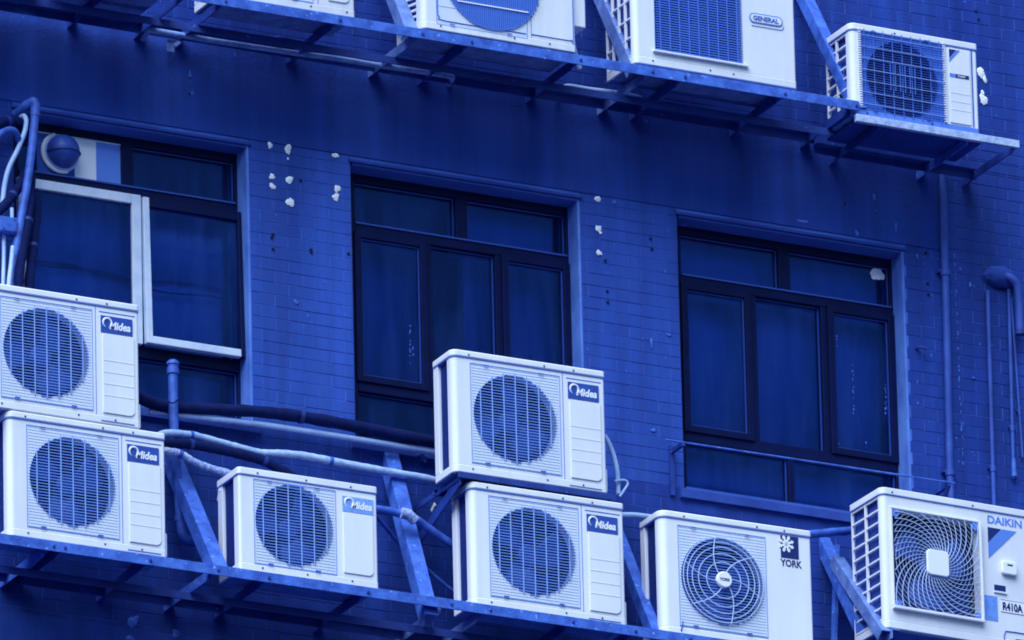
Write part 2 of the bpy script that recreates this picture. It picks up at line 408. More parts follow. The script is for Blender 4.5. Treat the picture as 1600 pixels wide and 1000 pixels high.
# ------------------------------------------------------------------ windows
def window(wi, x0, x1, upper, lowers, curtains, sashes, dark_upper=()):
    root = bpy.data.objects.new('window', None); COL.objects.link(root); root.parent = building
    z0, z1 = WZ0, WZ1
    # reveals: painted lining of the opening, uprights coloured as if sunlit
    t = .012
    for nm, b in (('reveal', MB().box(x0, x0+.002, .004, .22, z0, z1)), ('reveal', MB().box(x1-t, x1, .0005, .22, z0, z1)),
                  ('soffit', MB().box(x0+t, x1-t, .0005, .22, z1-t, z1)), ('sill', MB().box(x0+t, x1-t, .0005, .22, z0, z0+t))):
        b.build(nm, 'reveal_lit' if nm == 'reveal' else 'paint_wall', root)
    MB().box(x0-.012, x1+.012, -.014, .0, z1-.002, z1+.014).build('drip_moulding', 'moulding_paint', root, bevel=.003)
    sb = MB(); y0 = -.026
    sb.add([(x0-.03,y0,z0-.055),(x1+.03,y0,z0-.055),(x1+.03,y0,z0-.012),(x0-.03,y0,z0-.012),(x0-.03,-.001,z0-.06),(x1+.03,-.001,z0-.06),(x1+.03,-.001,z0+.002),(x0-.03,-.001,z0+.002)],
           [(0,1,2,3),(3,2,6,7),(0,4,5,1),(0,3,7,4),(1,5,6,2),(4,7,6,5)])
    sb.build('outer_sill', 'sill_paint', root)
    xa, xb, za, zb = x0+t, x1-t, z0+t, z1-t
    ya, yb = .105, .165
    fw = .042
    fr_ = MB()
    fl_, fr0 = .062, .014                         # the left jamb bar is wide, the right one narrow
    xa += fl_-fw; xb += fw-fr0
    fr_.box(xa+fw-fl_, xa+fw, ya, yb, za, zb); fr_.box(xb-fw, xb-fw+fr0, ya, yb, za, zb); fr_.box(xa+fw, xb-fw, ya, yb, zb-fw, zb); fr_.box(xa+fw, xb-fw, ya, yb, za, za+.03)
    fr_.build('frame', 'frame_dark', root, bevel=.003)
    zt, zl = 26.405, 25.575                           # transoms
    MB().box(xa+fw, xb-fw, ya-.004, yb-.004, zt-.03, zt+.025).build('transom', 'frame_dark', root, bevel=.003)
    MB().box(xa+fw, xb-fw, ya-.012, ya-.002, zt+.018, zt+.026).build('drip_bar', 'frame_edge', root)
    MB().box(xa+fw, xb-fw, ya-.004, yb-.004, zl-.03, zl+.03).build('transom', 'frame_dark', root, bevel=.003)
    MB().box(x0+upper-.032, x0+upper+.032, ya-.002, yb-.002, zt+.025, zb-fw).build('mullion', 'frame_dark', root, bevel=.003)
    for q in lowers: MB().box(x0+q-.022, x0+q+.022, ya-.002, yb-.002, zl+.03, zt-.03).build('mullion', 'frame_dark', root, bevel=.003)
    MB().box(x0+.66-.016, x0+.66+.016, ya, yb, za+.03, zl-.03).build('mullion', 'frame_dark', root, bevel=.003)
    def pane(a, b, c, d, y=.135):
        MB().box(a, b, y, y+.006, c, d).build('pane', 'glass', root)
        q = .006; bd = MB(); y2 = y-.010; e = .0003
        bd.box(a, b, y2, y-.0005, c, c+q); bd.box(a, b, y2, y-.0005, d-q, d); bd.box(a, a+q, y2, y-.0005, c+q, d-q); bd.box(b-q, b, y2, y-.0005, c+q, d-q)
        bd.build('glazing_bead', 'bead', root)
    e = .001
    pane(xa+fw+e, x0+upper-.032-e, zt+.025+e, zb-fw-e); pane(x0+upper+.032+e, xb-fw-e, zt+.025+e, zb-fw-e)
    pane(xa+fw+e, x0+.66-.016-e, za+.03+e, zl-.03-e); pane(x0+.66+.016+e, xb-fw-e, za+.03+e, zl-.03-e)
    edges = [xa+fw] + [x0+q for q in lowers] + [xb-fw]
    for i in range(len(edges)-1):
        a = edges[i] + (.022 if i else 0) + e; b = edges[i+1] - (.022 if i < len(edges)-2 else 0) - e
        c, d = zl+.03+e, zt-.03-e
        kind = sashes[i]
        if kind == 'fixed': pane(a, b, c, d)
        elif kind == 'sash':                       # dark casement leaf standing proud of the frame
            s = .036; y1, y2 = ya-.016, ya+.028
            sm = MB(); a-=.012; b+=.012; c-=.012; d+=.012
            sm.box(a, a+s, y1, y2, c, d); sm.box(b-s, b, y1, y2, c, d); sm.box(a+s, b-s, y1, y2, c, c+s); sm.box(a+s, b-s, y1, y2, d-s, d)
            sm.build('sash', 'frame_dark', root, bevel=.003)
            pane(a+s+e, b-s-e, c+s+e, d-s-e, y=ya+.008)
    # curtains and the dim room
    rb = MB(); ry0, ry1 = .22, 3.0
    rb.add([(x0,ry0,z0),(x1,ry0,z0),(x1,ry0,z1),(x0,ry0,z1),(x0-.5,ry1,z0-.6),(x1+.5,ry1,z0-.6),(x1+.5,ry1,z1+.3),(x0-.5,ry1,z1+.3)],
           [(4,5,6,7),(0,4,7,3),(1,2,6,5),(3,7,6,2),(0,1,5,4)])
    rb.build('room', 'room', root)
    for (a, b, c, d, y, mt, fold) in curtains:
        nb = MB(); N = max(6, int((b-a)*60)); vs_ = []; rnd = random.Random(int(a*1000))
        ph = rnd.uniform(0, 6)
        for i in range(N+1):
            x = a+(b-a)*i/N
            yy = y + fold*math.sin(x*46+ph) + fold*.6*math.sin(x*23+2*ph)
            vs_ += [(x, yy, c + .012*math.sin(x*9+ph)), (x, yy*.6+y*.4, d)]
        nb.add(vs_, [(2*i, 2*i+2, 2*i+3, 2*i+1) for i in range(N)])
        o = nb.build('curtain', mt, root, smooth=True)
        so = o.modifiers.new('cloth', 'SOLIDIFY'); so.thickness = .003
    return root
w1x0, w1x1 = WIN[0]; w2x0, w2x1 = WIN[1]; w3x0, w3x1 = WIN[2]
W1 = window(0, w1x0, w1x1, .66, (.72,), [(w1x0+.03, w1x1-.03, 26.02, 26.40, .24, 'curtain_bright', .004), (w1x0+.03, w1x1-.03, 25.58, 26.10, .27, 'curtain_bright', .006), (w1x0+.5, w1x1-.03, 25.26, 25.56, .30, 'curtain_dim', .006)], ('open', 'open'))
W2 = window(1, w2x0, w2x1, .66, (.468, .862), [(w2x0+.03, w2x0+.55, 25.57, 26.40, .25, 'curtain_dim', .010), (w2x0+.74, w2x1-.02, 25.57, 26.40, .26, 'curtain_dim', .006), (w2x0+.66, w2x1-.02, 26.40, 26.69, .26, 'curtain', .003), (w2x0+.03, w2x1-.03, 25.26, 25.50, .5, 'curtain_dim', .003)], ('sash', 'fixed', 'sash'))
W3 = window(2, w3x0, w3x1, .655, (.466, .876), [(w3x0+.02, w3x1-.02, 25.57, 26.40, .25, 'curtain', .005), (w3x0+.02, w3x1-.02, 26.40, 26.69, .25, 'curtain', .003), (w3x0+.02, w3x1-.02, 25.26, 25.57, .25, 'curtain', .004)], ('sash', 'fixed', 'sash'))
hem = MB().tube([(w1x0+.10+.09*i, .232, 26.03-.018*math.sin(i*.9)-.006*i) for i in range(14)], .006, 6, 3).build('curtain_hem', 'curtain_dark', W1, smooth=True)
W1['label'] = 'window with pale aluminium sashes and a round exhaust cowl'
W2['label'] = 'dark framed window behind the stacked middle units'
W3['label'] = 'dark framed window with a thin rod across it'

# window 1: pale aluminium leaves, the right one pushed open at the bottom
def leaf(a, b, c, d, y, tilt, pale, name, sl=.05, sr2=.05):
    root = W1
    s = .05; th = .035
    piv = Matrix.Translation((0, y, d)) @ Matrix.Rotation(tilt, 4, 'X') @ Matrix.Translation((0, -y, -d))
    parts = {'left': (a, a+sl, c, d), 'right': (b-sr2, b, c, d), 'bottom': (a+sl, b-sr2, c, c+.04), 'top': (a+sl, b-sr2, d-s, d)}
    for k, (q0, q1, q2, q3) in parts.items():
        bb = MB().box(q0, q1, y-th, y, q2, q3); bb.v = [tuple(piv @ Vector(p)) for p in bb.v]
        bb.build('sash_rail', 'alu_white' if k in pale else 'frame_dark', root, bevel=.004)
    bb = MB().box(a+sl+.001, b-sr2-.001, y-.018, y-.012, c+.041, d-s-.001); bb.v = [tuple(piv @ Vector(p)) for p in bb.v]
    bb.build('pane', 'glass', root)
leaf(w1x0+.055, w1x0+.715, 25.60, 26.378, .100, 0, ('top', 'right', 'left'), 'left')
leaf(w1x0+.722, w1x1-.016, 25.60, 26.37, .094, R(-1.8), ('left', 'bottom'), 'right', .034, .022)  # rails that catch light are coloured pale, the shaded ones dark
# the blanked top light with the exhaust cowl
pA, pB = at(57, 250, .118), at(197, 250, .118)
za_, zb_ = 26.435, 26.640
for (fx0, fx1, mt) in ((0, .42, 'curtain_dim'), (.42, .66, 'ac_white'), (.66, .95, 'logo_mid'), (.95, 1.0, 'alu_white')):
    MB().box(pA.x+(pB.x-pA.x)*fx0, pA.x+(pB.x-pA.x)*fx1-.0005, .112, .126, za_, zb_).build('blanking_panel', mt, W1)
MB().box(pA.x, pB.x, .108, .126, zb_+.0005, zb_+.010).build('blanking_trim', 'alu_white', W1)
vc = at(102, 234, .05)
vent = empty('exhaust_cowl', (vc.x, .112, vc.z), 'round ribbed exhaust cowl in the top left window light', 'exhaust cowl')
MB().lathe((0,0,0), (0,-1,0), [(0,.098),(.012,.098),(.016,.090),(.030,.086)], 32).build('flange', 'pvc_light', vent, smooth=True)
pr = [(.030,.086)] + [(.030+.085*math.sin(R(q)), .084*math.cos(R(q))+.001) for q in range(6, 90, 9)]
MB().lathe((0,0,0), (0,-1,0), pr, 32).build('dome', 'dome_grey', vent, smooth=True)
MB().tube([(.0865*math.cos(R(q)), -.035-.085*abs(math.sin(R(q)))*.98, -.012) for q in range(0, 181, 12)], .0035, 6, 1).build('seam_bead', 'steel_dark', vent)
MB().tube([(.098*math.cos(R(q)), -.012, .098*math.sin(R(q))) for q in range(110, 300, 10)], .010, 8, 1).build('rim', 'ac_white', vent, smooth=True)
rq = random.Random(4)
for (xx, ya_, yb_, nn) in ((1333,570,650,11),(1384,600,650,12),(1308,520,545,5),(1310,690,697,3),(1354,688,700,3),(640,505,570,9),(645,540,560,3)):
    for k in range(nn):
        px_ = xx+rq.uniform(-1.2,1.2); py_ = ya_+(yb_-ya_)*(k+rq.random())/nn
        wroot = W3 if px_ > 1000 else W2
        dab(px_, py_, rq.uniform(.6,1.3), rq.uniform(1.0,3.2), 'filler_dim', wroot, Y=.108, name='paint_flake', seed=int(px_*13+py_))
# foam scrap stuck in window 3
dab(1371, 428, 11, 12, 'filler', W3, Y=.1335, name='foam_scrap', seed=3)

# ------------------------------------------------------------------ outdoor units
def text_mesh(body, size, name, material, parent, x, y, z, shear=0.0, bold=0.0, wscale=1.0, depth=.0006):
    cu = bpy.data.curves.new(name, 'FONT'); cu.body = body; cu.size = size; cu.shear = shear; cu.offset = bold; cu.extrude = depth; cu.align_x = 'LEFT'
    cu.space_character = 1.0; cu.resolution_u = 3
    tmp = bpy.data.objects.new('tmp_text', cu); COL.objects.link(tmp)
    dg = bpy.context.evaluated_depsgraph_get(); me = bpy.data.meshes.new_from_object(tmp.evaluated_get(dg))
    bpy.data.objects.remove(tmp); bpy.data.curves.remove(cu)
    for v in me.vertices: v.co = Vector((v.co.x*wscale, -v.co.z, v.co.y))
    me.materials.clear(); me.materials.append(M[material]); me.name = name
    o = bpy.data.objects.new(name, me); COL.objects.link(o); o.parent = parent; o.location = (x, y, z)
    return o

def ring_plate(b, x0, x1, z0, z1, cx, cz, r, y, seg=72):
    """flat plate with a round hole and the wall of the hole"""
    outer = []; inner = []
    for i in range(seg):
        a = 2*math.pi*i/seg; c, s = math.cos(a), math.sin(a)
        inner.append((cx+r*c, y, cz+r*s))
        t = min(((x1-cx)/c if c > 1e-9 else (x0-cx)/c if c < -1e-9 else 1e9), ((z1-cz)/s if s > 1e-9 else (z0-cz)/s if s < -1e-9 else 1e9))
        outer.append((cx+t*c, y, cz+t*s))
    b.add(outer+inner, [(i, (i+1)%seg, (i+1)%seg+seg, i+seg) for i in range(seg)])
    # corners
    for (X, Z) in ((x0,z0),(x1,z0),(x1,z1),(x0,z1)):
        best = sorted(range(seg), key=lambda i: (outer[i][0]-X)**2+(outer[i][2]-Z)**2)[:2]
        b.add([outer[best[0]], outer[best[1]], (X, y, Z)], [(0,1,2)])
    d = .05
    b.add(inner+[(p[0], y+d, p[2]) for p in inner], [(i, (i+1)%seg, (i+1)%seg+seg, i+seg) for i in range(seg)])

def fan(root, cx, cz, r, y, blades=3, a0=.4, hub='fan_blade'):
    f = MB().lathe((cx, y+.03, cz), (0,-1,0), [(0,r*.26),(.05,r*.25),(.06,r*.2)], 20).build('fan_hub', hub, root, smooth=True)
    for k in range(blades):
        b = MB(); vs_ = []; N = 7
        base = a0 + 2*math.pi*k/blades
        for i in range(N):
            for j in range(5):
                rr = r*(.24+.70*j/4); sweep = (i/(N-1)-.5)*(1.35 - .1*j) + .22*j/4
                a = base+sweep; yy = y + .02 - .045*(i/(N-1)) + .008*math.cos(j)
                vs_.append((cx+rr*math.cos(a), yy, cz+rr*math.sin(a)))
        b.add(vs_, [(i*5+j, i*5+j+1, (i+1)*5+j+1, (i+1)*5+j) for i in range(N-1) for j in range(4)])
        o = b.build('fan_blade', hub, root, smooth=True)
        so = o.modifiers.new('thick', 'SOLIDIFY'); so.thickness = .003

def unit(name, label, px, py, Y, W, H, D, style, rz=0, z=None, x=None, group=None):
    p = at(px, py, Y)
    root = empty(name, (p.x if x is None else x, Y, p.z if z is None else z), label, 'air conditioner', group, rz)
    S = dict(gx0=.10, gx1=.58, gz0=.060, gz1=H-.064, cx=.335, cz=H*.5, r=.222, seam=.60, body='ac_white', plate='ac_plate', rc=.032, side='coil')
    S.update(style); bm_ = S['body']
    gx0, gx1, gz0, gz1, cx, cz, r = (S[k] for k in ('gx0','gx1','gz0','gz1','cx','cz','r'))
    zb, zt = .042, H-.036                                 # base pan top, lid bottom
    rc = S['rc']; wrap = S.get('wrap', .055)
    # front cover, with the round opening, wrapping the left corner and the right side
    b = MB()
    q = S.get('square')
    if q is None:
        pb = MB(); ring_plate(pb, gx0, gx1, gz0, gz1, cx, cz, r, .0); pb.build('grille_plate', S['plate'], root)
    else:
        d = .05
        b.add([(gx0,0,gz0),(gx1,0,gz0),(gx1,0,gz1),(gx0,0,gz1),(gx0,d,gz0),(gx1,d,gz0),(gx1,d,gz1),(gx0,d,gz1)], [(0,1,5,4),(1,2,6,5),(2,3,7,6),(3,0,4,7)])
    def quad(x0, x1, z0, z1): b.add([(x0,0,z0),(x1,0,z0),(x1,0,z1),(x0,0,z1)], [(0,1,2,3)])
    quad(rc, gx0, zb, zt); quad(gx1, W-.012, zb, zt); quad(gx0, gx1, zb, gz0); quad(gx0, gx1, gz1, zt)
    arc = [(rc-rc*math.sin(R(a)), rc-rc*math.cos(R(a))) for a in range(0, 91, 10)] + [(0, wrap), (.012, wrap)]
    for (xa, ya), (xb, yb) in zip(arc, arc[1:]):
        b.add([(xa,ya,zb),(xb,yb,zb),(xb,yb,zt),(xa,ya,zt)], [(0,1,2,3)])
    arc = [(W-.012+.012*math.sin(R(a)), .012-.012*math.cos(R(a))) for a in range(0, 91, 18)] + [(W, D)]
    for (xa, ya), (xb, yb) in zip(arc, arc[1:]):
        b.add([(xa,ya,zb),(xb,yb,zb),(xb,yb,zt),(xa,ya,zt)], [(0,1,2,3)])
    b.add([(W,D,zb),(.02,D,zb),(.02,D,zt),(W,D,zt)], [(0,1,2,3)])
    b.build('casing', bm_, root, smooth=True)
    # lid and base pan: overhanging pressed-steel trays
    def tray(o, z0, z1):
        pl = []
        for a in range(0, 91, 15): pl.append((rc-(rc+o)*math.sin(R(a)), rc-(rc+o)*math.cos(R(a))))
        pl += [(-o, D+o), (W+o, D+o)]
        for a in range(90, -1, -18): pl.append((W-.012+(.012+o)*math.sin(R(a)), .012-(.012+o)*math.cos(R(a))))
        return MB().prism(pl, z0, z1)
    tray(.004, zt, H).build('lid', bm_, root, smooth=True, bevel=S.get('lidbevel', .007))
    tray(.002, .0, zb).build('base_pan', S.get('base', bm_), root, smooth=True, bevel=.005)
    MB().box(.004, W-.004, .03, D-.002, -.0022, -.0004).build('pan_underside', 'steel_light', root)
    tray(.0046, zt-.003, zt-.0002).build('lid_shadow_strip', 'seam', root)  # darker solid strip drawn in as the shadow under the lid
    # cavity behind the fan
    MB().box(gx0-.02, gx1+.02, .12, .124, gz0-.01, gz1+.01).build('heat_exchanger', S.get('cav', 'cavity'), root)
    # left side
    if S['side'] == 'coil':
        MB().box(.020, .028, wrap-.001, D-.05, zb, zt).build('side_coil', 'coil', root)
        cf = MB(); nz = int((zt-zb)/.009)
        for i in range(nz): zz = zb+.004+i*.009; cf.box(.014, .0199, wrap+.03, D-.05, zz, zz+.0035)
        cf.build('coil_fins', 'coil', root, kind='stuff')
        MB().box(-.001, .022, D-.048, D+.001, zb, zt).build('corner_post', bm_, root, bevel=.003)
    else:
        cols, rows = S['lattice']
        MB().box(.022, .03, wrap-.001, D, zb, zt).build('side_coil', 'coil', root)
        ya, yb = wrap, D
        lat = MB(); t = .011
        for i in range(cols+1):
            yy = ya+(yb-ya)*i/cols; w2 = t*(1.0 if 0 < i < cols else 1.3); lat.box(.0, .012, max(yy-w2/2, ya), min(yy+w2/2, yb), zb, zt)
        sl = S.get('slant', 0)
        for j in range(rows+1):
            zz = zb+.01+(zt-zb-.02)*j/rows
            for i in range(cols):
                c0 = ya+(yb-ya)*i/cols+t*.66; c1 = ya+(yb-ya)*(i+1)/cols-t*.66
                lat.bar((.006, c0, zz), (.006, c1, zz+sl), .010, S.get('lt', .008))
        lat.build('side_guard', bm_, root)
    # fan
    fan(root, cx, cz, r, .075, S.get('blades', 3), S.get('a0', .5), S.get('fanmat', 'fan_blade'))
    # grille
    gm = S.get('gmat', 'grille_plastic'); gb = MB()
    gk = S.get('grille', 'slats')
    if gk in ('slats', 'rings', 'dense'):
        pg = MB(); pitch = S.get('pitch', .0148); n_ = int((gz1-gz0)/pitch); tz = S.get('tz', .0040)
        for i in range(n_+1):
            zz = gz0+.004+i*(gz1-gz0-.008)/n_
            if q is None:
                if i % 1 == 0: pg.box(gx0+.004, gx1-.004, -.0016, -.0003, zz-.0016, zz+.0016)
                ch = math.sqrt(max((r+.004)**2-(zz-cz)**2, 0))
                if ch > .02: gb.box(max(cx-ch, gx0+.004), min(cx+ch, gx1-.004), -.0055, -.0018, zz-tz/2, zz+tz/2)
            else: gb.box(gx0+.004, gx1-.004, -.0055, -.0006, zz-tz/2, zz+tz/2)
        gb.build('grille', gm, root, kind='stuff')
        if pg.v: pg.build('plate_grooves', S.get('groove', 'plate_line'), root, kind='stuff')
        rb = MB(); nr = S.get('ribs', 7)
        for i in range(nr):
            xx = cx - r + 2*r*(i+.55)/nr if gk == 'slats' else gx0+(gx1-gx0)*(i+.5)/nr
            dz = math.sqrt(max(r*r-(xx-cx)**2, 0)) if gk == 'slats' else (gz1-gz0)/2-.004
            zc = cz if gk == 'slats' else (gz0+gz1)/2
            if gk != 'rings': rw = S.get('rw', .0024); rb.box(xx-rw, xx+rw, -.0085, -.0057, zc-dz-.012, zc+dz+.012)
        if gk != 'rings': rb.build('grille_ribs', S.get('ribmat', 'grille_rib'), root)
        # the grille's own rim, a shallow step in the cover
        rim = MB(); tt = .004
        for (a0_, a1_, c0_, c1_) in ((gx0-.001, gx1+.001, gz0-tt, gz0), (gx0-.001, gx1+.001, gz1, gz1+tt), (gx0-tt, gx0-.001, gz0-tt, gz1+tt), (gx1+.001, gx1+tt, gz0-tt, gz1+tt)):
            rim.box(a0_, a1_, -.0025, -.0003, c0_, c1_)
        rim.build('grille_rim', 'grille_plastic', root)
        for (tx, tz_) in ((gx0+.08, gz1-.002), (gx1-.10, gz1-.002), (gx0+.08, gz0+.003), (gx1-.10, gz0+.003)):
            MB().box(tx-.014, tx+.014, -.0105, -.0083, tz_-.003, tz_+.003).build('grille_clip', 'ink', root)
    if gk == 'rings':
        for k, rr in enumerate((.42, .62, .77, .89, .985)): gb2 = MB().ring((cx, -.020+.006*rr, cz), r*rr, .0027); gb2.build('guard_ring', 'guard_pale', root)
        for k in range(6):
            a0_ = R(60*k+14); pts = []
            for i in range(9):
                t_ = i/8; rr = r*(.15+.86*t_); a = a0_ - .85*t_ + .25*t_*t_
                pts.append((cx+rr*math.cos(a), -.021+.008*t_, cz+rr*math.sin(a)))
            MB().tube(pts, .0027, 6, 2).build('guard_spoke', 'guard_pale', root)
        h = MB().lathe((cx, -.012, cz), (0,-1,0), [(0,.042),(.014,.042),(.019,.037)], 28).build('hub_cap', 'letter_white', root, smooth=True)
        text_mesh('YORK', .020, 'lettering', 'ink_dark', h, cx-.027, -.0318, cz-.007, bold=.0006, wscale=1.0)
    # screws
    for xx in S.get('screws_top', (.09, .50, .66)):
        MB().cyl((xx, -.0065, H-.022), (0,1,0), .0048, .005, 8).build('screw', 'screw', root)
    for xx in S.get('screws_bottom', (.10, .505, .70)):
        MB().cyl((xx, -.0045, .024), (0,1,0), .0048, .005, 8).build('screw', 'screw', root)
    if S.get('seamline', True):
        MB().box(S['seam']-.0015, S['seam']+.0015, -.0012, .001, zb, zt).build('panel_seam', 'seam', root)
    return root, S

def brand_plate(root, W, H, faded=False, x0=None):
    x0 = .628 if x0 is None else x0; z0, z1 = H-.168, H-.083
    if faded: z0, z1 = H-.150, H-.072
    w = .168 if not faded else .165
    bd = MB().box(x0, x0+w, -.0045, -.0008, z0, z1).build('brand_plate', 'badge_faded' if faded else 'badge_blue', root)
    arc = [(x0+.034+.023*math.cos(R(q)), -.0056, (z0+z1)/2+.006+.024*math.sin(R(q))) for q in range(-70, 271-25, 15)]
    n_ = len(arc)
    MB().tube(arc, [.0016+.0042*abs(math.sin(math.pi*(i/(n_-1))))for i in range(n_)], 6, 1).build('emblem', 'letter_white', bd)
    text_mesh('Midea', .054, 'lettering', 'letter_white', bd, x0+.043, -.0052, z0+.020, shear=.2, bold=.0016, wscale=.86)

def service_panel(root, W, H, x0, x1, z0, z1, ribs=(), material='ac_white', r=.03):
    b = MB().prism(rrect(x0, x1, z0, z1, r, 6, (0,1,0,0)), -.006, -.0008, axis='y')
    o = b.build('service_panel', material, root, bevel=.002)
    for zz in ribs:
        MB().box(x0+.004, x1-.004, -.0073, -.0061, zz, zz+.005).build('panel_rib', material, o, bevel=.0012)
    return o

def foot_cover(root, W, D, z0=.02, z1=.14):
    MB().prism([(W+.0045, .03), (W+.022, .035), (W+.022, .10), (W+.0045, .11)], z0, z1).build('valve_cover', 'ac_white', root, bevel=.004)

RIBS = (.322, .262, .202, .143)
MW, MH, MD = .83, .636, .205
RY = -.55
RAILZ = 24.268                                            # top of the lower rack
def midea(label, px, py, z, Y=RY, rz=0, a0=.5, x=None):
    root, S = unit('outdoor_unit', label, px, py, Y, MW, MH, MD, dict(a0=a0), rz=rz, z=z, x=x, group='matching ribbed outdoor units with blue brand plates')
    brand_plate(root, MW, MH)
    service_panel(root, MW, MH, .635, .803, .055, MH-.176, RIBS)
    MB().box(.62, .81, -.0018, -.0006, MH-.066, MH-.062).build('panel_groove', 'seam', root)
    MB().box(.625, MW-.03, -.0045, -.003, .012, .016).build('base_groove', 'seam', root)
    foot_cover(root, MW, MD)
    return root
midea('white outdoor unit with blue brand plate at far left, upper of its stack', -27, 637, RAILZ+MH+.004, a0=.9)
midea('white outdoor unit with blue brand plate at far left, lower of its stack', 14, 836, RAILZ, a0=.3)
midea('white outdoor unit with blue brand plate in front of the middle window', 710, 738, 24.935, a0=1.2, rz=R(-.4))
midea('white outdoor unit with blue brand plate below the middle window, on the rack', 739, 950, RAILZ-.008, a0=.1, rz=R(-.5))

# small unit with a faded brand plate
cW, cH = .742, .528
cu_, S = unit('outdoor_unit', 'smaller white outdoor unit with faded brand plate and plain service panel', 375, 891, RY, cW, cH, .228,
         dict(gx0=.082, gx1=.515, gz0=.045, gz1=cH-.055, cx=.292, cz=.268, r=.204, seam=.545, ribs=6, a0=.7, rc=.014, lidbevel=.004, screws_top=(.10,.36,.60), screws_bottom=(.12,.36,.60), plate='ac_plate', seamline=False), z=RAILZ-.004)
brand_plate(cu_, cW, cH, True, .555)
service_panel(cu_, cW, cH, .556, .716, .062, cH-.155, (), r=.028)
MB().bar((.004,.20,cH-.05), (.02,.26,cH-.085), .018, .018).build('lifting_lug', 'ac_white', cu_)

# unit with the ring guard
fu, S = unit('outdoor_unit', 'white outdoor unit with round wire guard and dark square snowflake logo', 1036, 993, RY, .828, .640, .215,
         dict(gx0=.098, gx1=.572, gz0=.052, gz1=.640-.072, cx=.332, cz=.310, r=.222, grille='rings', a0=.2, seamline=False, rc=.04, gmat='grille_plastic', screws_top=(.13,.53,.68)), z=RAILZ-.010, rz=R(-.8))
lz1 = .640-.045; lx0 = .660
lg = MB().box(lx0, lx0+.098, -.0022, -.0006, lz1-.115, lz1).build('logo', 'logo_navy', fu)
fl = MB(); fc = (lx0+.030, lz1-.043)
for k in range(4):
    a = R(45*k+22); dx, dz = math.cos(a), math.sin(a)
    fl.bar((fc[0]-.042*dx, -.0032, fc[1]-.044*dz), (fc[0]+.042*dx, -.0032, fc[1]+.044*dz), .002, .011, upv=(dz, 0, -dx))
    for s in (-1, 1):
        for t in (-1, 1):
            a2 = a + t*.75; e0 = (fc[0]+s*.026*dx, -.0034, fc[1]+s*.026*dz); e1 = (e0[0]+s*.012*math.cos(a2), -.0034, e0[2]+s*.012*math.sin(a2))
            fl.bar(e0, e1, .002, .005, upv=(math.sin(a2), 0, -math.cos(a2)))
fl.build('snowflake', 'letter_white', lg)
text_mesh('YORK', .050, 'lettering', 'logo_navy', lg, lx0-.002, -.0012, lz1-.158, bold=.0012, wscale=.84)
for xx in (.10,): MB().bar((xx, -.004, .03), (xx+.006, -.012, .07), .006, .004).build('loose_tie', 'ink', fu)

# big unit with the swirl guard, bottom right
gW, gH, gD = 1.02, .735, .30
gy = -.58
gu, S = unit('outdoor_unit', 'large white outdoor unit with square swirl guard at the bottom right corner', 1384, 980, gy, gW, gH, gD,
         dict(gx0=.052, gx1=.545, gz0=.112, gz1=.625, cx=.298, cz=.372, r=.235, square=True, grille='none', cav='cavity_mid', side='lattice', lattice=(2, 10), slant=.0, lt=.009, rc=.03, wrap=.03, lidbevel=.004,
              screws_top=(.06,.52), screws_bottom=(), seamline=False, a0=.2, blades=3), rz=R(2.0))
gx0, gx1, gz0, gz1, cx, cz = .052, .545, .112, .625, .298, .372
fr2 = MB(); tt = .012
fr2.prism(rrect(gx0-tt, gx1+tt, gz0-tt, gz0+.004, .004), -.026, -.0005, axis='y')
fr2.box(gx0-tt, gx0, -.014, -.0005, gz0+.0045, gz1); fr2.box(gx1, gx1+tt, -.024, -.0005, gz0+.0045, gz1); fr2.box(gx0-tt, gx1+tt, -.012, -.0005, gz1+.0005, gz1+tt)
fr2.build('guard_frame', 'ac_white', gu, bevel=.003)
sw = MB()
def inside(x, z): return gx0+.003 < x < gx1-.003 and gz0+.006 < z < gz1-.003
for k in range(36):
    run = []
    for i in range(26):
        t_ = i/25; rr = .07+.30*t_; a = 2*math.pi*k/36 + 1.25*t_**.85
        x, z = cx+rr*math.cos(a), cz+rr*math.sin(a)
        if inside(x, z): run.append((x, -.016, z))
    if len(run) > 1: sw.tube(run, .0023, 4, 1, caps=False)
sw.build('guard_spokes', 'guard_pale', gu, kind='stuff')
sr_ = MB()
for rr in [.082+.0190*i for i in range(16)]:
    run = []; N = 96
    for i in range(N+1):
        a = 2*math.pi*i/N; x, z = cx+rr*math.cos(a), cz+rr*math.sin(a)
        if inside(x, z): run.append((x, -.012, z))
        else:
            if len(run) > 1: sr_.tube(run, .0013, 4, 1, caps=False)
            run = []
    if len(run) > 1: sr_.tube(run, .0013, 4, 1, caps=False)
sr_.build('guard_rings', 'guard_pale', gu, kind='stuff')
MB().prism(rrect(cx-.062, cx+.062, cz-.066, cz+.066, .02), -.028, -.010, axis='y').build('hub_plate', 'letter_white', gu, bevel=.004)
for (sx, sz) in ((gx0+.02, gz0+.02), (gx1-.02, gz0+.02), (gx0+.02, gz1-.02), (gx1-.02, gz1-.02)):
    MB().prism(rrect(sx-.018, sx+.018, sz-.018, sz+.018, .008), -.010, -.004, axis='y').build('guard_corner', 'logo_mid', gu)
text_mesh('DAIKIN', .056, 'lettering', 'logo_mid', gu, .602, -.0008, .690-.052, bold=.0016, wscale=1.08)
MB().prism([(.604, .615), (.604, .535), (.682, .615)], -.0016, -.0006, axis='y').build('logo_triangle', 'logo_navy', gu)
MB().prism([(.604, .533), (.686, .615), (.77, .615), (.604, .45)], -.0016, -.0006, axis='y').build('logo_stripe', 'logo_mid', gu)
kb = MB().prism(rrect(.670, .755, .375, .445, .015), -.022, -.0005, axis='y').build('cover_knob', 'letter_white', gu, bevel=.005)
MB().box(.698, .728, -.0232, -.0222, .420, .428).build('knob_mark', 'ink_dark', kb)
MB().box(.630, .695, -.0015, -.0005, .285, .318).build('handle_recess', 'logo_navy', gu)
